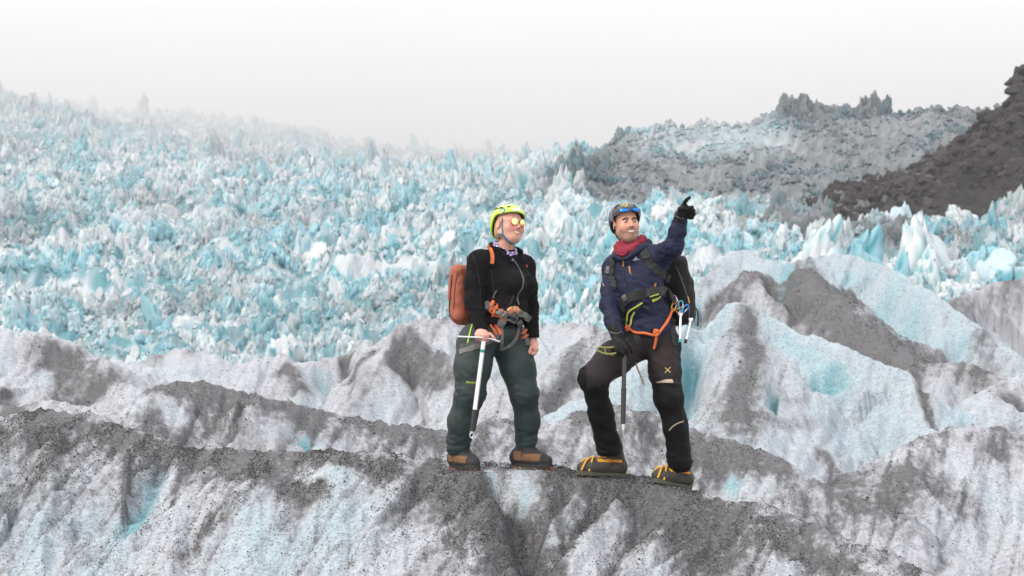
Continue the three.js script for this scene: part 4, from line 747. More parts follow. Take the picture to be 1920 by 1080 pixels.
  part(helmet, 'sticker', patch(WF, domeW, [[961, 391], [974, 391.5], [974.5, 395.8], [961.5, 394.6]]), sticker, 'small white sticker with dark lettering');
  const shield = part(helmet, 'badge', print(WF, domeW, [[938, 392], [943, 390.6], [947.5, 391.6], [946.8, 396], [943.5, 399.6], [939.5, 397]], 0.002), mat('blue_badge', 0.01, 0.09, 0.17, 0.4), 'blue shield badge with a pale heart');
  part(shield, 'emblem', print(WF, domeW, [[941, 394.5], [942.4, 393.8], [943.4, 394.9], [944.8, 393.6], [945.6, 394.8], [943.6, 397.4]], 0.0035), mat('pale_blue_print', 0.4, 0.6, 0.62, 0.5));
  const tealW = mat('teal_webbing', 0.012, 0.12, 0.17, 0.7), headW = (() => { const inv = hm.clone().invert(), v = V(0, 0, 0), hf = headField(look); return (x, y, z) => { v.set(x, y, z).applyMatrix4(inv); return hf(v.x, v.y, v.z) * 0.98; }; })();
  part(helmet, 'chin_strap', join(strap(WF, headW, [[942, 409], [942, 425], [943, 440]], 0.009, 0.003, 0.002, 12), strap(WF, headW, [[935, 439], [943, 441], [950, 448], [957, 455], [961, 457.5], [966, 459]], 0.011, 0.003, 0.003, 20)), tealW);
  // patterned neck tube
  const right = V(-Math.cos(yaw), 0, Math.sin(yaw)), ringAt = (c, R, dy, tilt) => a => c.clone().addScaledVector(right, Math.cos(a) * R).addScaledVector(facing, Math.sin(a) * R).add(V(0, dy - tilt * Math.sin(a), 0)), arc = (f, a0, a1, n, r) => chain(0.012, Array.from({ length: n + 1 }, (_, k) => [f(lerp(a0, a1, k / n)), r]));
  const rc = j(948, 470, 0.0), tubeF = plus(smin(0.014, arc(ringAt(rc, 0.066, 0.01, 0.045), 0, 6.283, 18, 0.019), arc(ringAt(rc, 0.074, -0.016, 0.05), 0, 6.283, 18, 0.02)), (x, y, z) => 0.006 * n3(x * 26, y * 40, z * 26));
  part(woman, 'neck_tube', netMesh(tubeF, ...around([rc], 0.13), 0.005, (x, y, z) => { const a = n3(x * 48, y * 48, z * 48), b = n3(x * 60 + 9, y * 60, z * 60); return b > 0.42 ? [0.55, 0.16, 0.3] : a > 0.18 ? [0.6, 0.58, 0.68] : a > -0.25 ? [0.05, 0.06, 0.28] : [0.02, 0.09, 0.2]; }), vmat('patterned_cloth', 0.9));
  // fleece with collar, zips and pocket
  const fl = part(woman, 'fleece_jacket', netMesh(fleece, ...around([j(868, 615, -0.2), j(1012, 462, 0.3)], 0.07), 0.0075), mat('black_fleece', 0.0065, 0.006, 0.007, 0.95, { specularIntensity: 0.3, sheen: 0.1, sheenColor: new THREE.Color(0.03, 0.028, 0.03), sheenRoughness: 0.7 }));
  const collarF = plus(smin(0.02, arc(ringAt(rc, 0.098, -0.035, 0.05), 1.95, 7.45, 18, 0.014), arc(ringAt(rc, 0.104, -0.008, 0.045), 2.05, 7.3, 18, 0.012), arc(ringAt(rc, 0.108, 0.018, 0.035), 2.2, 7.1, 18, 0.009)), (x, y, z) => 0.003 * n3(x * 20, y * 20, z * 20));
  part(fl, 'collar', netMesh(collarF, ...around([rc], 0.16), 0.006), fl.material);
  const zipBright = mat('grey_zip', 0.1, 0.1, 0.105, 0.45);
  part(fl, 'front_zip', strap(WF, fleece, [[961, 484], [970, 498], [977, 511], [981, 525], [979, 540], [972, 551], [970, 561], [973, 571]], 0.0065, 0.003, 0.001, 26), zipBright);
  part(fl, 'chest_zip', strap(WF, fleece, [[931, 545], [927, 552], [924, 559]], 0.007, 0.003, 0.001, 8), zipBright);
  part(fl, 'pocket_zip', strap(WF, fleece, [[963, 552], [960, 562], [955, 572]], 0.004, 0.002, 0.001, 8), zipMat);
  part(fl, 'logo', print(WF, fleece, [[985.5, 497], [988, 495], [989.5, 500], [987.5, 502.5]], 0.002), mat('red_embroidery', 0.25, 0.03, 0.02, 0.8));
  for (const s of [[[886, 478], [894, 500], [900, 540], [900, 575]], [[921, 505], [925, 535], [927, 560]]]) part(fl, 'seam', strap(WF, fleece, s, 0.003, 0.0015, 0.0005, 14), mat('fleece_seam', 0.02, 0.02, 0.022, 0.9));
  // trousers
  const tr = part(woman, 'trousers', netMesh(trousers, ...around([j(836, 855, -0.2), j(1018, 596, 0.3)], 0.06), 0.0085), mat('dark_green_nylon', 0.022, 0.033, 0.032, 0.66, { specularIntensity: 0.6 }));
  const limeZ = mat('lime_zip', 0.33, 0.46, 0.02, 0.6);
  part(tr, 'hip_zip', strap(WF, trousers, [[885.5, 608], [881, 625], [877, 643]], 0.009, 0.003, 0.001, 10), limeZ, 'lime zip on the hip');
  part(tr, 'pocket_zip', strap(WF, trousers, [[882, 655.5], [888, 654], [893, 652]], 0.009, 0.003, 0.001, 8, [0.004, 0.012]), limeZ, 'lime zip on the thigh pocket');
  part(tr, 'side_seam', strap(WF, trousers, [[972, 690], [976, 740], [980, 800]], 0.003, 0.0015, 0, 16), mat('green_seam', 0.012, 0.022, 0.023, 0.7));
  part(tr, 'side_seam', strap(WF, trousers, [[862, 690], [862, 720], [853, 780]], 0.003, 0.0015, 0, 16), mat('green_seam', 0.012, 0.022, 0.023, 0.7));
  { const t = textTexture('Marmot', '#a9c02a', '#263333', 128, 40, 'bold 30px sans-serif'); part(tr, 'lettering', patch(WF, trousers, [[873.5, 712], [893, 713.5], [893, 721], [873.5, 719.5]], 0.002), new THREE.MeshStandardMaterial({ map: t, roughness: 0.7 }), 'lime lettering on the thigh'); }
  part(tr, 'thigh_panel', strap(WF, trousers, [[862, 652], [880, 648], [905, 640]], 0.05, 0.002, 0.0005, 12), mat('grey_stretch_panel', 0.05, 0.05, 0.052, 0.8));
  // boots
  const suede = [0.15, 0.068, 0.027], bootDark = [0.018, 0.017, 0.017];
  for (const [heel, toe, ank] of [[heelR, toeR, anR], [heelL, toeL, anL]]) {
    const bf = bootField(heel, toe, ank.clone().add(V(0, -0.005, 0.01)), 0.049, 0.047), d = toe.clone().sub(heel), L2 = d.lengthSq();
    const b = part(woman, 'boot', netMesh(plus(bf, (x, y, z) => 0.002 * n3(x * 50, y * 50, z * 50)), ...around([heel, toe, ank], 0.1), 0.005, (x, y, z) => { const t = ((x - heel.x) * d.x + (z - heel.z) * d.z) / L2, h = y - heel.y, n = n3(x * 18, y * 18, z * 18); return h < 0.04 || t > 0.84 || t < 0.06 ? bootDark : (t > 0.3 && t < 0.8 && h < 0.085) || (t > 0.08 && t < 0.28 && h < 0.1) ? suede.map(v => v * (0.8 + 0.5 * Math.abs(n3(x * 80, y * 80, z * 80)))) : bootDark; }), vmat('brown_black_boot', 0.75));
    part(b, 'sole', soleGeometry(heel, toe), blackRubber);
    const laces = []; const top = V(0, 1, 0); for (let k = 0; k < 5; k++) { const c = heel.clone().addScaledVector(d, 0.38 + k * 0.075).add(V(0, 0.2, 0)), side = new THREE.Vector3().crossVectors(top, d).normalize(), pts = []; for (let e = -2; e <= 2; e++) { const p = c.clone().addScaledVector(side, e * 0.013).addScaledVector(d, (k % 2 ? 1 : -1) * e * 0.01); for (let s = 0; s < 120 && bf(p.x, p.y, p.z) > 0.001; s++) p.y -= Math.max(0.0015, bf(p.x, p.y, p.z) * 0.6); p.y += 0.003; pts.push(p); } laces.push(tube(pts, 0.0026, 10, 5)); }
    part(b, 'laces', join(laces), black);
    part(b, 'crampon', cramponGeometry(heel, toe, 0.044), mat('orange_steel', 0.3, 0.09, 0.03, 0.5, { metalness: 0.3 }), 'orange steel crampon');
  }
  // harness: belt, leg loops, buckles
  const wearing = (x, y, z) => Math.min(torsoCut(x, y, z) + creaseW(x, y, z), trousers(x, y, z));
  const hg = new THREE.Group(); hg.name = 'harness'; woman.add(hg);
  const greyWeb = mat('grey_webbing', 0.12, 0.115, 0.11, 0.85), orangeWeb = mat('orange_webbing', 0.5, 0.1, 0.025, 0.75);
  part(hg, 'belt', join(strap(WF, wearing, [[905, 566], [920, 577], [938, 586], [955, 594], [968, 600]], 0.052, 0.009, 0.002, 20), strap(WF, wearing, [[955, 588], [968, 584], [980, 590], [992, 598]], 0.045, 0.009, 0.003, 12)), greyWeb);
  part(hg, 'belt_trim', join(strap(WF, wearing, [[921, 573], [938, 581], [952, 588]], 0.006, 0.012, 0.003, 12), strap(WF, wearing, [[917, 584], [934, 593], [948, 600]], 0.006, 0.012, 0.003, 12)), orangeWeb);
  part(hg, 'leg_loop', join(strap(WF, wearing, [[946, 596], [938, 610], [930, 626], [926, 640]], 0.05, 0.008, 0.002, 16), strap(WF, wearing, [[862, 660], [880, 654], [905, 645], [926, 634]], 0.036, 0.006, 0.0, 16)), greyWeb);
  part(hg, 'leg_loop', join(strap(WF, wearing, [[972, 602], [980, 618], [986, 634], [990, 648]], 0.04, 0.008, 0.002, 14), strap(WF, wearing, [[940, 655], [958, 646], [968, 632], [972, 612]], 0.022, 0.006, 0.002, 16), strap(WF, wearing, [[940, 614], [941, 636], [940, 656]], 0.022, 0.006, 0.002, 12)), greyWeb);
  for (const [a, b, w] of [[[926, 566], [918, 584], 0.02], [[933, 570], [924, 590], 0.014], [[928, 612], [938, 628], 0.02], [[919, 612], [930, 628], 0.012], [[976, 626], [985, 620], 0.014], [[978, 634], [988, 628], 0.012]]) part(hg, 'buckle', strap(WF, wearing, [a, b], w, 0.014, 0.006, 6), orangeWeb, 'orange buckle');
  part(hg, 'tie_in_pad', strap(WF, wearing, [[953, 582], [960, 579], [968, 582]], 0.034, 0.02, 0.006, 8), mat('peach_pad', 0.45, 0.2, 0.1, 0.7));
  part(hg, 'brand_patch', strap(WF, wearing, [[951, 592], [958, 595], [965, 598]], 0.022, 0.012, 0.004, 8), black);
  part(hg, 'gear_loop', join(tube([WF.touch(wearing, 920, 634, 0.01).p, j(932, 640, 0.24), j(940, 637, 0.22)], 0.0035, 12, 6)), mat('loop_cord', 0.2, 0.19, 0.18, 0.7));
  // ------ backpack, on its own
  const bp = new THREE.Group(); bp.name = numbered('backpack'); worldPlace(bp, WF); tag(bp, 'rust orange backpack on the back of the person in the lime helmet', 'backpack');
  const bc = j(880, 553, -0.13), bq = quat(yaw, 0.06, 0.02), pack = plus(smin(0.05, box(bc, [0.145, 0.205, 0.062], 0.055, bq), box(bc.clone().addScaledVector(facing, -0.05).add(V(0, -0.03, 0)), [0.12, 0.15, 0.05], 0.045, bq)), (x, y, z) => 0.006 * n3(x * 9, y * 9, z * 9) + 0.003 * n3(x * 24, y * 16, z * 24));
  const rust = mat('rust_nylon', 0.25, 0.062, 0.03, 0.75);
  const bag = part(bp, 'bag', netMesh(pack, ...around([bc], 0.32), 0.008), rust);
  part(bag, 'piping', strap(WF, pack, [[848, 515], [845, 550], [844, 590], [856, 602]], 0.006, 0.004, 0.001, 20), mat('dark_piping', 0.05, 0.015, 0.01, 0.7));
  part(bag, 'zip', strap(WF, pack, [[858, 508], [853, 540], [851, 580]], 0.006, 0.003, 0.001, 16), mat('rust_zip', 0.12, 0.03, 0.018, 0.6));
  part(bag, 'toggle', join(bar(j(841, 592, -0.1), j(846, 593, -0.1), 0.006)), black);
  part(bp, 'shoulder_strap', strap(WF, fleece, [[916, 461], [921, 472], [923, 484], [922, 494]], 0.022, 0.008, 0.002, 18), mat('orange_strap', 0.5, 0.12, 0.03, 0.75));
  // ------ ice axe in her right hand
  const ax = new THREE.Group(); ax.name = numbered('ice_axe'); worldPlace(ax, WF); tag(ax, 'silver straight ice axe with teal band hanging from the bare hand', 'ice axe');
  const top = j(907, 640, 0.285), tip = j(884, 818, 0.33), dir = tip.clone().sub(top).normalize(), P = t => top.clone().addScaledVector(dir, t), LEN = top.distanceTo(tip);
  const oval = (a, b, r, rr) => { const g = bar(a, b, r, rr, 14); return g; };
  part(ax, 'shaft', oval(P(0), P(LEN * 0.74), 0.0155, 0.0155), mat('polished_aluminium', 0.66, 0.66, 0.67, 0.28, { metalness: 0.9 }));
  part(ax, 'band', oval(P(0.055), P(0.075), 0.0162, 0.0162), mat('teal_tape', 0.01, 0.16, 0.15, 0.5), 'teal band near the head');
  part(ax, 'grip', oval(P(LEN * 0.72), P(LEN * 0.95), 0.0165, 0.0155), blackRubber);
  part(ax, 'spike', join(oval(P(LEN * 0.94), P(LEN * 0.975), 0.0155, 0.012), tube([P(LEN * 0.965).add(V(-0.011, 0, 0)), P(LEN * 0.985).add(V(-0.012, 0, 0)), P(LEN * 1.02), P(LEN * 0.985).add(V(0.012, 0, 0)), P(LEN * 0.965).add(V(0.011, 0, 0))], 0.003, 16, 6)), steel);
  const hA = j(858, 631, 0.3), hB = j(906, 633, 0.29), hC = j(922, 636, 0.285), hD = j(937, 641, 0.28);
  part(ax, 'adze', (() => { const g = new RoundedBoxGeometry(hA.distanceTo(hB), 0.012, 0.03, 3, 0.004); g.rotateZ(-0.04); const m = hA.clone().lerp(hB, 0.5); g.translate(m.x, m.y, m.z); return g; })(), steel);
  part(ax, 'pick', tube([hB, hC, hD], 0.0055, 12, 6), steel);
  part(ax, 'carabiner_hole', new THREE.TorusGeometry(0.011, 0.004, 8, 18).translate(P(-0.004).x, P(-0.004).y, P(-0.004).z), steel);
}
// ------------------------------------------------------------------ the man in the navy jacket, pointing
const MF = frameOf(1195, 905, 9.22);
const man = new THREE.Group(); man.name = numbered('person'); worldPlace(man, MF);
tag(man, 'person in navy jacket and grey helmet pointing up with one gloved hand', 'person');
{
  const { j, touch } = MF, yaw = -0.5, q = quat(yaw), facing = V(Math.sin(yaw), 0, Math.cos(yaw));
  const shR = j(1153, 503, -0.09), shL = j(1232, 486, 0.07), elR = j(1142, 572, 0.03), elL = j(1264, 462, 0.27), wrR = j(1157, 627, 0.21), wrL = j(1277, 405, 0.33);
  const neck = j(1184, 472, -0.02), chest = j(1194, 528, 0), waist = j(1208, 582, 0), hip = j(1217, 630, 0);
  const hpR = j(1192, 645, 0.0), hpL = j(1246, 645, 0.03), knR = j(1112, 708, 0.26), knL = j(1254, 745, 0.13), anR = j(1143, 835, 0.0), anL = j(1274, 866, 0.06);
  const heelR = j(1170, 888, -0.06), toeR = j(1084, 888, 0.02), heelL = j(1293, 914, 0.0), toeL = j(1226, 906, 0.1);
  heelR.y = j(0, 892, -0.05).y; toeR.y = j(0, 887, -0.05).y; heelL.y = j(0, 916, 0.03).y; toeL.y = j(0, 901, 0.03).y;
  // jacket
  const torso = smin(0.07, ell(chest, [0.185, 0.19, 0.13], q), ell(waist, [0.172, 0.14, 0.128], q), ell(j(1214, 618, 0.01), [0.178, 0.11, 0.14], q), ell(j(1200, 545, 0.08), [0.13, 0.14, 0.075], q), cone(shR, shL, 0.07, 0.075), cone(shR, neck, 0.066, 0.07), cone(shL, neck, 0.07, 0.07));
  const armR = chain(0.03, [[shR, 0.074], [j(1145, 540, -0.03), 0.064], [elR, 0.058], [j(1149, 602, 0.13), 0.051], [wrR, 0.044]]);
  const armL = chain(0.035, [[j(1222, 482, 0.02), 0.078], [shL, 0.074], [j(1250, 472, 0.17), 0.066], [elL, 0.059], [j(1271, 432, 0.3), 0.051], [wrL, 0.043]]);
  const hemY = j(0, 630, 0).y;
  const torsoCut = (x, y, z) => Math.max(torso(x, y, z), hemY + 0.01 * n3(x * 9, 1, z * 9) - 0.12 * (x + 0.02) - y);
  const crease = (x, y, z) => { const eL = Math.hypot(x - elL.x, y - elL.y, z - elL.z), eR = Math.hypot(x - elR.x, y - elR.y, z - elR.z), e = Math.min(eL, eR); return 0.009 * (Math.abs(n3(x * 7 + y * 6, y * 11, z * 7)) - 0.35) + 0.005 * (Math.abs(n3(x * 15 - y * 8, y * 18, z * 15)) - 0.35) + 0.008 * (Math.abs(n3(x * 9, y * 26, z * 9)) - 0.3) * Math.exp(-e * e / 0.03) + 0.007 * Math.exp(-(((y - waist.y) / 0.09) ** 2)) * (Math.abs(n3(x * 6, y * 26, z * 6)) - 0.35) + 0.0008 * n3(x * 120, y * 120, z * 120); };
  const jacket = plus(smin(0.03, torsoCut, smin(0.02, armR, armL)), crease);
  // trousers
  const lR = chain(0.05, [[hpR, 0.115], [j(1150, 674, 0.14), 0.108], [knR, 0.088], [j(1126, 775, 0.12), 0.074], [j(1141, 838, 0.01), 0.086]]), lL = chain(0.05, [[hpL, 0.112], [j(1246, 695, 0.09), 0.1], [knL, 0.09], [j(1267, 803, 0.1), 0.074], [j(1275, 866, 0.06), 0.082]]), seat = ell(hip, [0.155, 0.1, 0.13], q);
  const hemR = j(0, 853, 0).y, hemL = j(0, 884, 0).y;
  const pleat = (x, y, z) => { const kn = Math.exp(-(((y - knR.y) / 0.1) ** 2)), low = Math.exp(-(((y - j(0, 850, 0).y) / 0.09) ** 2)); return 0.003 * n3(x * 6, y * 8, z * 6) + 0.008 * (Math.abs(n3(x * 5 + y * 7, y * 7, z * 5)) - 0.4) + 0.002 * (Math.abs(n3(x * 14 - y * 9, y * 15, z * 14)) - 0.35) + (low * 0.01 + kn * 0.007) * (Math.abs(n3(x * 5, y * 20, z * 5)) - 0.4); };
  const trousers = plus((x, y, z) => { const a = Math.max(lR(x, y, z), hemR - y), b = Math.max(lL(x, y, z), hemL - y), c = seat(x, y, z), k = 0.06, hab = y > j(0, 690, 0).y ? 0.05 : 0.006, h = Math.max(hab - Math.abs(a - b), 0) / hab; let d = Math.min(a, b) - h * h * hab * 0.25; const g = Math.max(k - Math.abs(d - c), 0) / k; return Math.min(d, c) - g * g * k * 0.25; }, pleat);
  // body
  const headC = j(1174, 420, 0.0), hq = quat(0.22, 0.12, -0.08), hm = new THREE.Matrix4().compose(headC, hq, V(1.0, 1.04, 1.02)), onHead = g => { g.applyMatrix4(hm); return g; };
  const inner = smin(0.05, ell(chest, [0.15, 0.17, 0.1], q), ell(waist, [0.13, 0.13, 0.1], q), ell(hip, [0.13, 0.1, 0.1], q), cone(shR, shL, 0.05, 0.05), chain(0.02, [[shR, 0.048], [elR, 0.038], [wrR, 0.028]]), chain(0.02, [[shL, 0.048], [elL, 0.04], [wrL, 0.028]]), chain(0.03, [[hpR, 0.08], [knR, 0.055], [anR, 0.04], [heelR.clone().add(V(-0.04, 0.06, 0)), 0.03]]), chain(0.03, [[hpL, 0.08], [knL, 0.055], [anL, 0.04], [heelL.clone().add(V(-0.04, 0.06, 0)), 0.03]]), cone(neck, j(1176, 444, 0), 0.058, 0.055));
  const look = { w: 0.98, skin: [0.5, 0.255, 0.17], blush: [0.52, 0.2, 0.13], lips: [0.3, 0.1, 0.075], stubble: [0.12, 0.075, 0.055] };
  const bodyG = netMesh(inner, ...around([j(1080, 905, -0.15), j(1290, 400, 0.4)], 0.08), 0.012, () => look.skin), headG = onHead(netMesh(headField(look), V(-0.11, -0.14, -0.13), V(0.11, 0.14, 0.14), 0.0036, headColor(look)));
  part(man, 'body', mergeGeometries([bodyG, headG]), vmat('tanned_skin', 0.5));
  part(man, 'teeth', onHead(mouthTeeth()), teeth);
  for (const s of [-1, 1]) {
    const e = part(man, 'eye', onHead(new THREE.SphereGeometry(0.0118, 16, 12).translate(s * 0.031, 0.003, 0.0825)), eyeWhite); part(e, 'iris', onHead(new THREE.SphereGeometry(0.0062, 12, 8).translate(s * 0.031 + 0.0025, 0.004, 0.0897)), iris);
    part(man, 'eyelid', onHead(mergeGeometries([new THREE.SphereGeometry(0.0134, 16, 8, 0, Math.PI * 2, 0, 1.2).rotateX(0.3), new THREE.SphereGeometry(0.0132, 16, 8, 0, Math.PI * 2, 0, 1.2).rotateX(Math.PI - 0.28)]).translate(s * 0.031, 0.003, 0.0825)), mat('eyelid_skin', 0.27, 0.125, 0.08, 0.55));
    part(man, 'eyebrow', onHead(tube([V(s * 0.014, 0.0165, 0.097), V(s * 0.03, 0.022, 0.095), V(s * 0.049, 0.016, 0.082)], 0.0038, 12, 6)), mat('dark_brow', 0.018, 0.012, 0.009, 0.8));
  }
  const hairF = plus((x, y, z) => Math.max(ell(V(0, 0.03, -0.016), [0.08, 0.095, 0.1])(x, y, z), z - 0.012 + (y < -0.005 ? 0.03 : 0) - Math.max(0, y - 0.04), -0.045 - y), (x, y, z) => 0.002 * n3(x * 90, y * 40, z * 90));
  part(man, 'hair', onHead(netMesh(hairF, V(-0.11, -0.1, -0.14), V(0.11, 0.14, 0.11), 0.005)), mat('dark_hair', 0.016, 0.012, 0.01, 0.75));
  // helmet, dark grey with a pale band, sunglasses pushed up on it
  const dome = smin(0.03, ell(V(0, 0.05, -0.012), [0.104, 0.094, 0.126]), ell(V(0, 0.01, -0.035), [0.1, 0.11, 0.1])), rimF = (x, y, z) => { const t = (z + 0.012) / 0.126; return 0.046 + 0.012 * sstep(0.3, 1, t) - 0.09 * sstep(0.25, -0.7, t) ; }, rel = (x, y, z) => -0.003 * Math.exp(-(((Math.abs(x) - 0.055) / 0.014) ** 2)) * sstep(0.06, 0.1, y) + 0.003 * Math.exp(-((x / 0.012) ** 2)) * sstep(0.08, 0.12, y);
  const B6 = [V(-0.13, -0.09, -0.16), V(0.13, 0.17, 0.14)];
  const helmet = part(man, 'helmet', onHead(netMesh((x, y, z) => Math.max(dome(x, y, z) + rel(x, y, z), -(dome(x, y, z) + 0.011), rimF(x, y, z) - y), ...B6, 0.004, (x, y, z) => y > 0.128 - 0.25 * Math.abs(x) && z > -0.05 ? [0.05, 0.056, 0.075] : Math.abs(x) > 0.07 && y < 0.07 && z > -0.07 ? [0.06, 0.066, 0.085] : [0.02, 0.025, 0.042])), vmat('helmet_shell', 0.38, { clearcoat: 0.3 }));
  part(helmet, 'padding', onHead(netMesh((x, y, z) => Math.max(dome(x, y, z) + 0.011, -(dome(x, y, z) + 0.02), rimF(x, y, z) + 0.004 - y), ...B6, 0.005)), black);
  const domeW = (() => { const inv = hm.clone().invert(), v = V(0, 0, 0); return (x, y, z) => { v.set(x, y, z).applyMatrix4(inv); return dome(v.x, v.y, v.z) + rel(v.x, v.y, v.z); }; })();
  part(helmet, 'emblem', join(strap(MF, domeW, [[1165, 387], [1170, 382.5], [1176, 381], [1175, 384.5], [1169, 386.5]], 0.0055, 0.002, 0.001, 16), strap(MF, domeW, [[1172, 387.5], [1176, 386.5]], 0.005, 0.002, 0.001, 6)), mat('yellow_print', 0.5, 0.42, 0.06, 0.5), 'yellow emblem on the front');
  for (const s of [[[1153, 391], [1156, 387], [1160, 384]], [[1187, 384], [1191, 387], [1194, 391]]]) part(helmet, 'vent', strap(MF, domeW, s, 0.012, 0.0015, 0.001, 8), black);
  for (const s of [[[1149, 395], [1147.5, 404], [1148, 415]], [[1199, 397], [1200, 405]]]) part(helmet, 'side_rib', strap(MF, domeW, s, 0.02, 0.004, 0.001, 10), mat('grey_rib', 0.11, 0.115, 0.125, 0.5));
  part(helmet, 'chin_strap', (() => { const inv = hm.clone().invert(), v = V(0, 0, 0), hf = headField(look), hw = (x, y, z) => { v.set(x, y, z).applyMatrix4(inv); return hf(v.x, v.y, v.z) * 0.97; }; return join(strap(MF, hw, [[1153, 424], [1154, 436], [1158, 446], [1164, 452]], 0.008, 0.003, 0.002, 12)); })(), black);
  const gl = part(man, 'sunglasses', onHead(join(tube([V(-0.086, 0.064, 0.07), V(-0.06, 0.078, 0.104), V(0, 0.082, 0.125), V(0.06, 0.078, 0.104), V(0.086, 0.064, 0.07)], 0.003, 24, 6), tube([V(-0.086, 0.064, 0.07), V(-0.1, 0.055, 0.0), V(-0.09, 0.05, -0.06)], 0.003, 12, 6), tube([V(0.086, 0.064, 0.07), V(0.1, 0.055, 0.0), V(0.09, 0.05, -0.06)], 0.003, 12, 6))), mat('dark_frame', 0.03, 0.028, 0.02, 0.4));
  for (const s of [-1, 1]) part(gl, 'lens', onHead((() => { const g = new THREE.SphereGeometry(1, 24, 12, 0, Math.PI * 2, 0, 1.2); g.rotateX(Math.PI / 2); g.scale(0.033, 0.018, 0.012); g.rotateX(-0.5); g.rotateY(s * 0.42); g.translate(s * 0.039, 0.07, 0.108); return g; })()), mat('blue_mirror_lens', 0.02, 0.16, 0.62, 0.08, { metalness: 0.85 }));
  // red neck tube
  const buff = plus(smin(0.02, cone(j(1166, 470, 0.02), j(1178, 456, -0.02), 0.05, 0.058), chain(0.02, [[j(1160, 462, 0.02), 0.034], [j(1168, 474, 0.06), 0.034], [j(1186, 466, 0.07), 0.032], [j(1204, 450, 0.03), 0.036]])), (x, y, z) => 0.009 * (Math.abs(n3(x * 16 + y * 10, y * 26, z * 16)) - 0.35));
  part(man, 'neck_tube', netMesh(buff, ...around([j(1150, 440, -0.08), j(1215, 490, 0.1)], 0.03), 0.0055), mat('crimson_cloth', 0.2, 0.014, 0.03, 0.9, { sheen: 0.3 }));
  // jacket with hood edge, zips and logo
  const navy = mat('navy_nylon', 0.0095, 0.0115, 0.033, 0.7, { specularIntensity: 0.45 });
  const jk = part(man, 'jacket', netMesh(jacket, ...around([j(1128, 640, -0.2), j(1290, 400, 0.42)], 0.07), 0.0078), navy);
  const hood = plus(smin(0.02, chain(0.02, [[j(1170, 486, 0.11), 0.012], [j(1185, 478, 0.12), 0.017], [j(1203, 465, 0.1), 0.025], [j(1214, 459, 0.02), 0.032], [j(1212, 457, -0.08), 0.036]]), chain(0.02, [[j(1163, 486, 0.1), 0.011], [j(1154, 481, 0.03), 0.02], [j(1156, 474, -0.06), 0.03]])), (x, y, z) => 0.005 * n3(x * 14, y * 18, z * 14));
  part(jk, 'hood', netMesh(hood, ...around([j(1145, 445, -0.14), j(1225, 492, 0.16)], 0.04), 0.006), navy);
  const amber = mat('amber_pull', 0.4, 0.17, 0.03, 0.6);
  part(jk, 'front_zip', strap(MF, jacket, [[1167, 484], [1169, 510], [1172, 540], [1176, 570]], 0.005, 0.002, 0.001, 18), mat('navy_zip', 0.007, 0.009, 0.02, 0.5));
  for (const s of [[[1169, 485], [1169, 500]], [[1180.5, 500], [1182, 513]], [[1229, 531], [1227, 541]]]) part(jk, 'zip_pull', strap(MF, jacket, s, 0.008, 0.004, 0.002, 6), amber);
  part(jk, 'pocket_zip', strap(MF, jacket, [[1178, 499], [1184, 516]], 0.01, 0.002, 0.0005, 8), zipMat);
  part(jk, 'logo', join(print(MF, jacket, [[1186, 489], [1189.5, 484.5], [1193, 480], [1194.5, 483], [1196, 486], [1199.5, 487.5], [1195, 488.5], [1191, 489.5]], 0.006)), mat('silver_print', 0.24, 0.25, 0.28, 0.5), 'small silver mountain logo on the chest');
  part(jk, 'sleeve_mark', strap(MF, jacket, [[1130, 531], [1133, 536]], 0.006, 0.002, 0.001, 5), mat('silver_print', 0.3, 0.3, 0.32, 0.5));
  // trousers: brown panels above, black below the knee, beige trim
  const brown = [0.02, 0.0155, 0.016], blk = [0.0045, 0.0041, 0.0046];
  const tr = part(man, 'trousers', netMesh(trousers, ...around([j(1085, 890, -0.2), j(1300, 600, 0.4)], 0.05), 0.0085, (x, y, z) => { const left = x > j(1205, 0, 0).x; if (left) return y > j(0, 717, 0).y && x < j(1266, 0, 0).x - 0.1 * (y - j(0, 717, 0).y) * 0 ? brown : blk; const s = (y - j(0, 735, 0).y) + 0.35 * Math.abs(x - j(1128, 0, 0).x) - 0.02; return s > 0.05 && x > j(1094, 0, 0).x ? brown : blk; }), vmat('trouser_cloth', 0.8, { specularIntensity: 0.4 }));
  const beige = mat('beige_trim', 0.35, 0.28, 0.2, 0.8);
  part(tr, 'beige_panel', strap(MF, trousers, [[1231, 717], [1246, 714.8], [1261, 713.5]], 0.03, 0.002, 0.001, 14, [0.004, 0.034]), beige, 'beige wedge above the knee');
  part(tr, 'piping', strap(MF, trousers, [[1255, 807], [1262, 799], [1272, 793], [1281, 790]], 0.006, 0.003, 0.001, 12), beige);
  part(tr, 'emblem', join(strap(MF, trousers, [[1247, 689], [1257, 698.5]], 0.0055, 0.002, 0.001, 8), strap(MF, trousers, [[1257, 688.5], [1247, 699]], 0.0055, 0.002, 0.001, 8)), mat('yellow_embroidery', 0.42, 0.32, 0.1, 0.7), 'yellow cross emblem on the thigh');
  part(tr, 'seam', strap(MF, trousers, [[1267, 655], [1268, 690], [1272, 740], [1282, 790], [1292, 850]], 0.003, 0.0015, 0, 20), mat('seam_thread', 0.02, 0.018, 0.018, 0.8));
  part(tr, 'seam', strap(MF, trousers, [[1105, 692], [1118, 712], [1130, 732], [1140, 712], [1158, 690]], 0.003, 0.0015, 0, 20), mat('seam_thread', 0.02, 0.018, 0.018, 0.8));
  // gloves
  const gloveMat = vmat('black_glove', 0.75, { specularIntensity: 0.4 }), gcol = (x, y, z) => { const k = n3(x * 22, y * 22, z * 22) > 0.3 ? 0.014 : 0.005; return [k, k * 0.97, k]; };
  const gk = [j(1150, 650, 0.3), j(1157, 654, 0.325), j(1165, 656, 0.33), j(1173, 655, 0.315)];
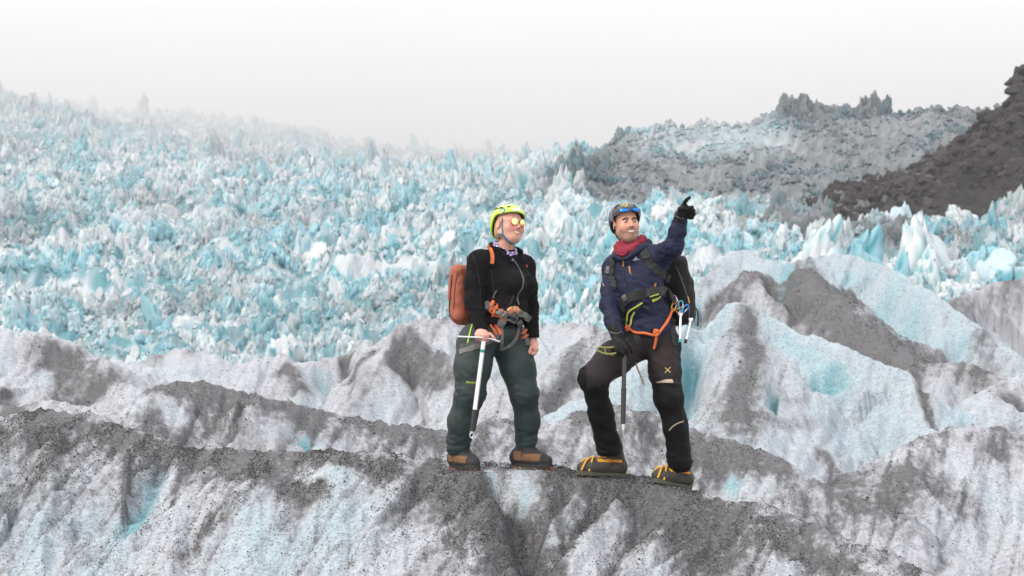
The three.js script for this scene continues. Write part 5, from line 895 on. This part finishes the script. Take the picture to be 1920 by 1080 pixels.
  const gR = smin(0.012, handField(wrR.clone().add(V(0, -0.01, 0)), gk, gk.map((k, i) => [k.clone().add(V(i < 1 ? -0.006 : 0.006, -0.018, 0.012)), k.clone().add(V(0.008, -0.036, 0.0)), k.clone().add(V(0.01, -0.034, -0.022))]), [j(1178, 640, 0.26), j(1184, 650, 0.28), j(1185, 660, 0.28)], 0.0125, 0.024), cone(j(1153, 616, 0.18), j(1158, 634, 0.24), 0.047, 0.034));
  const g1 = part(man, 'glove', netMesh(gR, ...around([wrR, ...gk, j(1186, 662, 0.3)], 0.07), 0.0042, gcol), gloveMat);
  part(g1, 'cuff', join(tube([j(1143, 622, 0.22), j(1154, 626, 0.265), j(1166, 622, 0.23)], 0.006, 12, 6)), mat('glove_cuff', 0.05, 0.05, 0.052, 0.7));
  // pointing hand: index out, the others folded, thumb across
  const pk = [j(1282, 386, 0.4), j(1288, 391, 0.405), j(1291, 397, 0.395), j(1291, 403, 0.375)];
  const gL = smin(0.012, handField(wrL.clone(), pk, [[j(1284, 379, 0.43), j(1288, 374, 0.452), j(1293, 370.5, 0.47)], [j(1297, 389, 0.43), j(1299, 396, 0.42), j(1294, 400, 0.405)], [j(1300, 395, 0.42), j(1301, 402, 0.405), j(1295, 405, 0.395)], [j(1298, 402, 0.395), j(1298, 408, 0.38), j(1292, 409, 0.375)]], [j(1275, 392, 0.39), j(1281, 390, 0.425), j(1289, 392, 0.44)], 0.0125, 0.023), cone(j(1275, 413, 0.32), j(1278, 400, 0.345), 0.046, 0.034));
  const g2 = part(man, 'glove', netMesh(gL, ...around([wrL, ...pk, j(1295, 368, 0.47), j(1270, 415, 0.3)], 0.06), 0.004, gcol), gloveMat);
  part(g2, 'cuff', join(tube([j(1264, 404, 0.36), j(1275, 409, 0.385), j(1288, 408, 0.35)], 0.006, 12, 6)), mat('glove_cuff', 0.03, 0.02, 0.024, 0.7));
  // boots with gold bails and crampons
  const gold = mat('yellow_plastic', 0.58, 0.29, 0.012, 0.5), olive = mat('olive_midsole', 0.055, 0.055, 0.032, 0.7);
  for (const [heel, toe, ank] of [[heelR, toeR, anR.clone().add(V(0.03, 0, 0))], [heelL, toeL, anL]]) {
    const bf = bootField(heel, toe, ank, 0.05, 0.047), d = toe.clone().sub(heel), L2 = d.lengthSq(), side = new THREE.Vector3().crossVectors(V(0, 1, 0), d).normalize();
    const b = part(man, 'boot', netMesh(plus(bf, (x, y, z) => 0.0015 * n3(x * 60, y * 60, z * 60)), ...around([heel, toe, ank], 0.1), 0.005, (x, y, z) => { const t = ((x - heel.x) * d.x + (z - heel.z) * d.z) / L2, h = y - heel.y - t * (toe.y - heel.y); return h > 0.09 && h < 0.108 && t > 0.1 && t < 0.62 ? [0.5, 0.24, 0.012] : h > 0.115 && t > 0.45 && t < 0.6 ? [0.4, 0.2, 0.015] : [0.028, 0.026, 0.022]; }), vmat('mountain_boot', 0.7));
    part(b, 'sole', soleGeometry(heel, toe, 0.046, 0.022), olive, 'olive rubber sole');
    part(b, 'crampon', cramponGeometry(heel, toe, 0.046), darkSteel);
    const onB = (t, s, h) => { const p = heel.clone().addScaledVector(d, t).addScaledVector(side, s).add(V(0, h, 0)); for (let k = 0; k < 60 && bf(p.x, p.y, p.z) < 0.003; k++) p.addScaledVector(gradient(bf, p), 0.002); return p; };
    part(b, 'toe_bail', join(tube([onB(0.97, 0.04, 0.03), onB(0.86, 0.03, 0.09), onB(0.78, 0.0, 0.105), onB(0.86, -0.03, 0.09), onB(0.97, -0.04, 0.03)], 0.0065, 24, 7), tube([onB(0.8, 0.042, 0.03), onB(0.72, 0.03, 0.1), onB(0.66, 0, 0.12), onB(0.72, -0.03, 0.1), onB(0.8, -0.042, 0.03)], 0.006, 24, 7)), gold, 'yellow toe bail');
    part(b, 'heel_clip', join(bar(heel.clone().addScaledVector(d, -0.03).add(V(0, 0.01, 0)), heel.clone().addScaledVector(d, 0.0).add(V(0, 0.1, 0)), 0.013, 0.01, 8)), gold, 'yellow heel clip');
    part(b, 'ankle_strap', join(tube([onB(0.0, 0, 0.09), onB(0.15, 0.05, 0.095), onB(0.38, 0.045, 0.11), onB(0.5, 0.0, 0.12), onB(0.38, -0.045, 0.11), onB(0.15, -0.05, 0.095), onB(0.0, 0, 0.09)], 0.0055, 32, 6)), mat('orange_print_strap', 0.45, 0.15, 0.015, 0.7));
  }
  // harness
  const wear = (x, y, z) => Math.min(torsoCut(x, y, z) + crease(x, y, z), trousers(x, y, z));
  const hg = new THREE.Group(); hg.name = 'harness'; man.add(hg);
  part(hg, 'belt', join(strap(MF, wear, [[1163, 572], [1176, 560], [1195, 553], [1220, 547], [1245, 546]], 0.06, 0.01, 0.002, 24), strap(MF, wear, [[1240, 545], [1254, 552], [1262, 562]], 0.07, 0.008, 0.002, 10)), black);
  part(hg, 'hip_pad', strap(MF, wear, [[1166, 575], [1170, 595], [1176, 612]], 0.05, 0.01, 0.002, 12), black);
  part(hg, 'leg_loop', strap(MF, wear, [[1180, 615], [1192, 628], [1196, 645]], 0.045, 0.008, 0.002, 12), black);
  part(hg, 'leg_loop', strap(MF, wear, [[1262, 600], [1262, 625], [1266, 648]], 0.05, 0.008, 0.002, 12), black);
  part(hg, 'buckle', strap(MF, wear, [[1171, 556], [1176, 563]], 0.03, 0.016, 0.006, 5), mat('buckle_plastic', 0.03, 0.03, 0.03, 0.4));
  const limeW = mat('lime_webbing', 0.3, 0.34, 0.04, 0.7);
  for (const s of [[[1218, 556], [1232, 551]], [[1222, 563], [1236, 557.5]]]) part(hg, 'lime_tab', strap(MF, wear, s, 0.009, 0.012, 0.004, 6), limeW);
  part(hg, 'strap_end', strap(MF, wear, [[1196, 568], [1210, 575], [1219, 583]], 0.014, 0.01, 0.003, 10), black);
  // ------ backpack
  const bp = new THREE.Group(); bp.name = numbered('backpack'); worldPlace(bp, MF); tag(bp, 'black backpack worn by the person in the navy jacket', 'backpack');
  const bc = j(1257, 545, -0.2), bq = quat(yaw, 0.02, -0.1), pk_ = plus(smin(0.05, box(bc, [0.14, 0.235, 0.08], 0.07, bq), box(bc.clone().addScaledVector(facing, -0.05).add(V(0.01, -0.06, 0)), [0.13, 0.17, 0.09], 0.06, bq)), (x, y, z) => 0.006 * n3(x * 10, y * 8, z * 10));
  const bag = part(bp, 'bag', netMesh(pk_, ...around([bc], 0.36), 0.009), mat('black_nylon', 0.007, 0.0066, 0.007, 0.8, { specularIntensity: 0.5 }));
  part(bag, 'zip', strap(MF, pk_, [[1268, 500], [1280, 530], [1290, 565], [1293, 600]], 0.007, 0.003, 0.001, 18), mat('pack_zip', 0.05, 0.05, 0.05, 0.5));
  part(bag, 'side_cord', join(tube([j(1296, 575, -0.2), j(1305, 578, -0.2), j(1309, 592, -0.2), j(1308, 612, -0.2)], 0.005, 16, 6)), black);
  part(bag, 'toggle', bar(j(1284, 531, -0.15), j(1296, 530, -0.15), 0.006), black);
  part(bag, 'yellow_trim', strap(MF, pk_, [[1289, 556], [1292, 568]], 0.008, 0.003, 0.002, 6), gold);
  const padM = mat('strap_pad', 0.016, 0.016, 0.017, 0.85);
  part(bp, 'shoulder_strap', strap(MF, jacket, [[1202, 462], [1212, 480], [1224, 498], [1240, 512], [1252, 522]], 0.055, 0.012, 0.001, 22), padM);
  part(bp, 'shoulder_strap', strap(MF, jacket, [[1153, 478], [1149, 496], [1148, 520], [1152, 543]], 0.04, 0.012, 0.001, 18), padM);
  part(bp, 'strap_buckle', strap(MF, jacket, [[1143, 500], [1140, 513]], 0.03, 0.014, 0.004, 6), mat('grey_buckle', 0.09, 0.09, 0.095, 0.4));
  // ------ his ice axe, hand on the head
  const ax = new THREE.Group(); ax.name = numbered('ice_axe'); worldPlace(ax, MF); tag(ax, 'black shafted ice axe under the gloved hand, its head olive green', 'ice axe');
  const top = j(1171, 656, 0.31), tip = j(1168, 806, 0.36), dir = tip.clone().sub(top).normalize(), LEN = top.distanceTo(tip), P = t => top.clone().addScaledVector(dir, t * LEN);
  const axB = mat('black_shaft', 0.022, 0.022, 0.023, 0.4);
  part(ax, 'shaft', bar(P(0), P(0.93), 0.0145, 0.0145, 14), axB);
  part(ax, 'grip', bar(P(0.48), P(0.93), 0.017, 0.0155, 14), blackRubber);
  const sp = part(ax, 'spike', join(bar(P(0.92), P(1.0), 0.014, 0.01, 10), bar(P(1.0), P(1.07), 0.01, 0.001, 8)), steel); part(sp, 'rivet', new THREE.SphereGeometry(0.004, 8, 6).translate(P(0.955).x, P(0.955).y, P(0.955).z + 0.013), steel);
  const oliveM = mat('olive_steel', 0.2, 0.2, 0.05, 0.45, { metalness: 0.3 });
  part(ax, 'adze', join(tube([j(1155, 662, 0.34), j(1142, 664, 0.35), j(1128, 661, 0.355), j(1118, 655, 0.355), j(1122, 651, 0.35), j(1136, 652, 0.345), j(1150, 651, 0.33)], 0.0062, 28, 7), tube([j(1133, 653, 0.35), j(1137, 662, 0.35), j(1150, 666, 0.34)], 0.0045, 12, 6)), oliveM);
  part(ax, 'pick', tube([j(1190, 676, 0.12), j(1198, 697, 0.15), j(1208, 722, 0.17)], 0.0055, 18, 6), mat('bronze_steel', 0.25, 0.17, 0.1, 0.4, { metalness: 0.5 }));
  // ------ hanging gear: lanyard, carabiners, ice screws
  const lan = new THREE.Group(); lan.name = numbered('lanyard'); worldPlace(lan, MF); tag(lan, 'orange rope lanyard with knots hanging across the navy jacket hem', 'lanyard');
  const T = (a, b, l = 0.012) => MF.touch(wear, a, b, l).p, ropeM = mat('orange_rope', 0.5, 0.11, 0.03, 0.8);
  part(lan, 'rope', join(tube([T(1178, 612), T(1192, 621), T(1208, 625), T(1229, 626, 0.018), T(1243, 612), T(1252, 596), T(1258, 580)], 0.0095, 40, 8), tube([T(1232, 618, 0.02), T(1230, 640, 0.016), T(1228, 653, 0.014)], 0.009, 14, 8)), ropeM);
  part(lan, 'knot', new THREE.TorusKnotGeometry(0.013, 0.0085, 60, 8, 2, 3).translate(T(1231, 622, 0.018).x, T(1231, 622, 0.018).y, T(1231, 622, 0.018).z), ropeM);
  part(lan, 'knot', new THREE.TorusKnotGeometry(0.01, 0.0075, 60, 8, 2, 3).translate(T(1180, 615, 0.016).x, T(1180, 615, 0.016).y, T(1180, 615, 0.016).z), ropeM);
  const sling = new THREE.Group(); sling.name = numbered('carabiner'); worldPlace(sling, MF); tag(sling, 'lime green carabiner on the belt tied to the orange rope', 'carabiner');
  part(sling, 'body', tube([T(1206, 566), T(1195, 575), T(1180, 586), T(1177, 600), T(1178, 614), T(1184, 609), T(1186, 596), T(1192, 585)], 0.0065, 40, 8), limeW);
  part(sling, 'gate', tube([T(1192, 585), T(1200, 576), T(1206, 566)], 0.005, 12, 8), black);
  const hues = [['purple', 0.3, 0.1, 0.3], ['turquoise', 0.02, 0.3, 0.36], ['yellow', 0.5, 0.4, 0.03], ['blue', 0.03, 0.18, 0.5], ['orange', 0.55, 0.15, 0.02]], spots = [[1263, 565], [1272, 572], [1258, 577], [1276, 580], [1266, 583]];
  hues.forEach(([n, r, g, b], k) => { const c = T(...spots[k], 0.014 + 0.005 * k), o = new THREE.Group(); o.name = numbered('carabiner'); o.position.copy(MF.base).add(c); scene.add(o); tag(o, `small ${n} carabiner racked on the harness of the person in navy`, 'carabiner', 'racked carabiners'); const m = mat(n + '_anodised', r, g, b, 0.35, { metalness: 0.5 }), t = (x, y) => V(x, y, 0).applyEuler(new THREE.Euler(0, 0.3 * k - 0.5, 0.5 - 0.45 * k)); part(o, 'body', tube([t(0.012, 0.012), t(0.011, 0.028), t(-0.006, 0.033), t(-0.014, 0.02), t(-0.013, -0.02), t(-0.004, -0.033), t(0.01, -0.026), t(0.012, -0.012)], 0.0052, 32, 7), m); part(o, 'gate', bar(t(0.012, -0.013), t(0.012, 0.013), 0.0038), steel); });
  [[[1268, 592], [1268, 638], 'with a teal cap hanging from the harness'], [[1284, 596], [1275, 640], 'leaning outwards beside the teal capped one']].forEach(([a, b, l], k) => {
    const A = T(a[0], a[1], 0.03 + 0.012 * k), B = T(b[0], b[1], 0.035 + 0.012 * k), o = new THREE.Group(); o.name = numbered('ice_screw'); worldPlace(o, MF); tag(o, `silver ice screw ${l}`, 'ice screw');
    part(o, 'tube', bar(A, B, 0.0085, 0.0085, 12), mat('screw_steel', 0.72, 0.71, 0.7, 0.3, { metalness: 0.8 }));
    const w = []; for (let e = 0; e < 7; e++) { const c = A.clone().lerp(B, 0.3 + e * 0.1); w.push(new THREE.TorusGeometry(0.0092, 0.0016, 5, 12).rotateX(1.35).translate(c.x, c.y, c.z)); } part(o, 'thread', join(w), steel);
    part(o, 'hanger', new RoundedBoxGeometry(0.03, 0.02, 0.01, 2, 0.003).translate(A.x, A.y, A.z), steel);
    part(o, 'cap', bar(B, B.clone().add(B.clone().sub(A).setLength(0.022)), 0.011, 0.01, 10), k ? black : mat('teal_cap', 0.01, 0.3, 0.26, 0.5));
  });
}
scene.traverse(o => { if (o.isMesh) { o.castShadow = true; o.receiveShadow = true; } });
renderer.render(scene, camera);
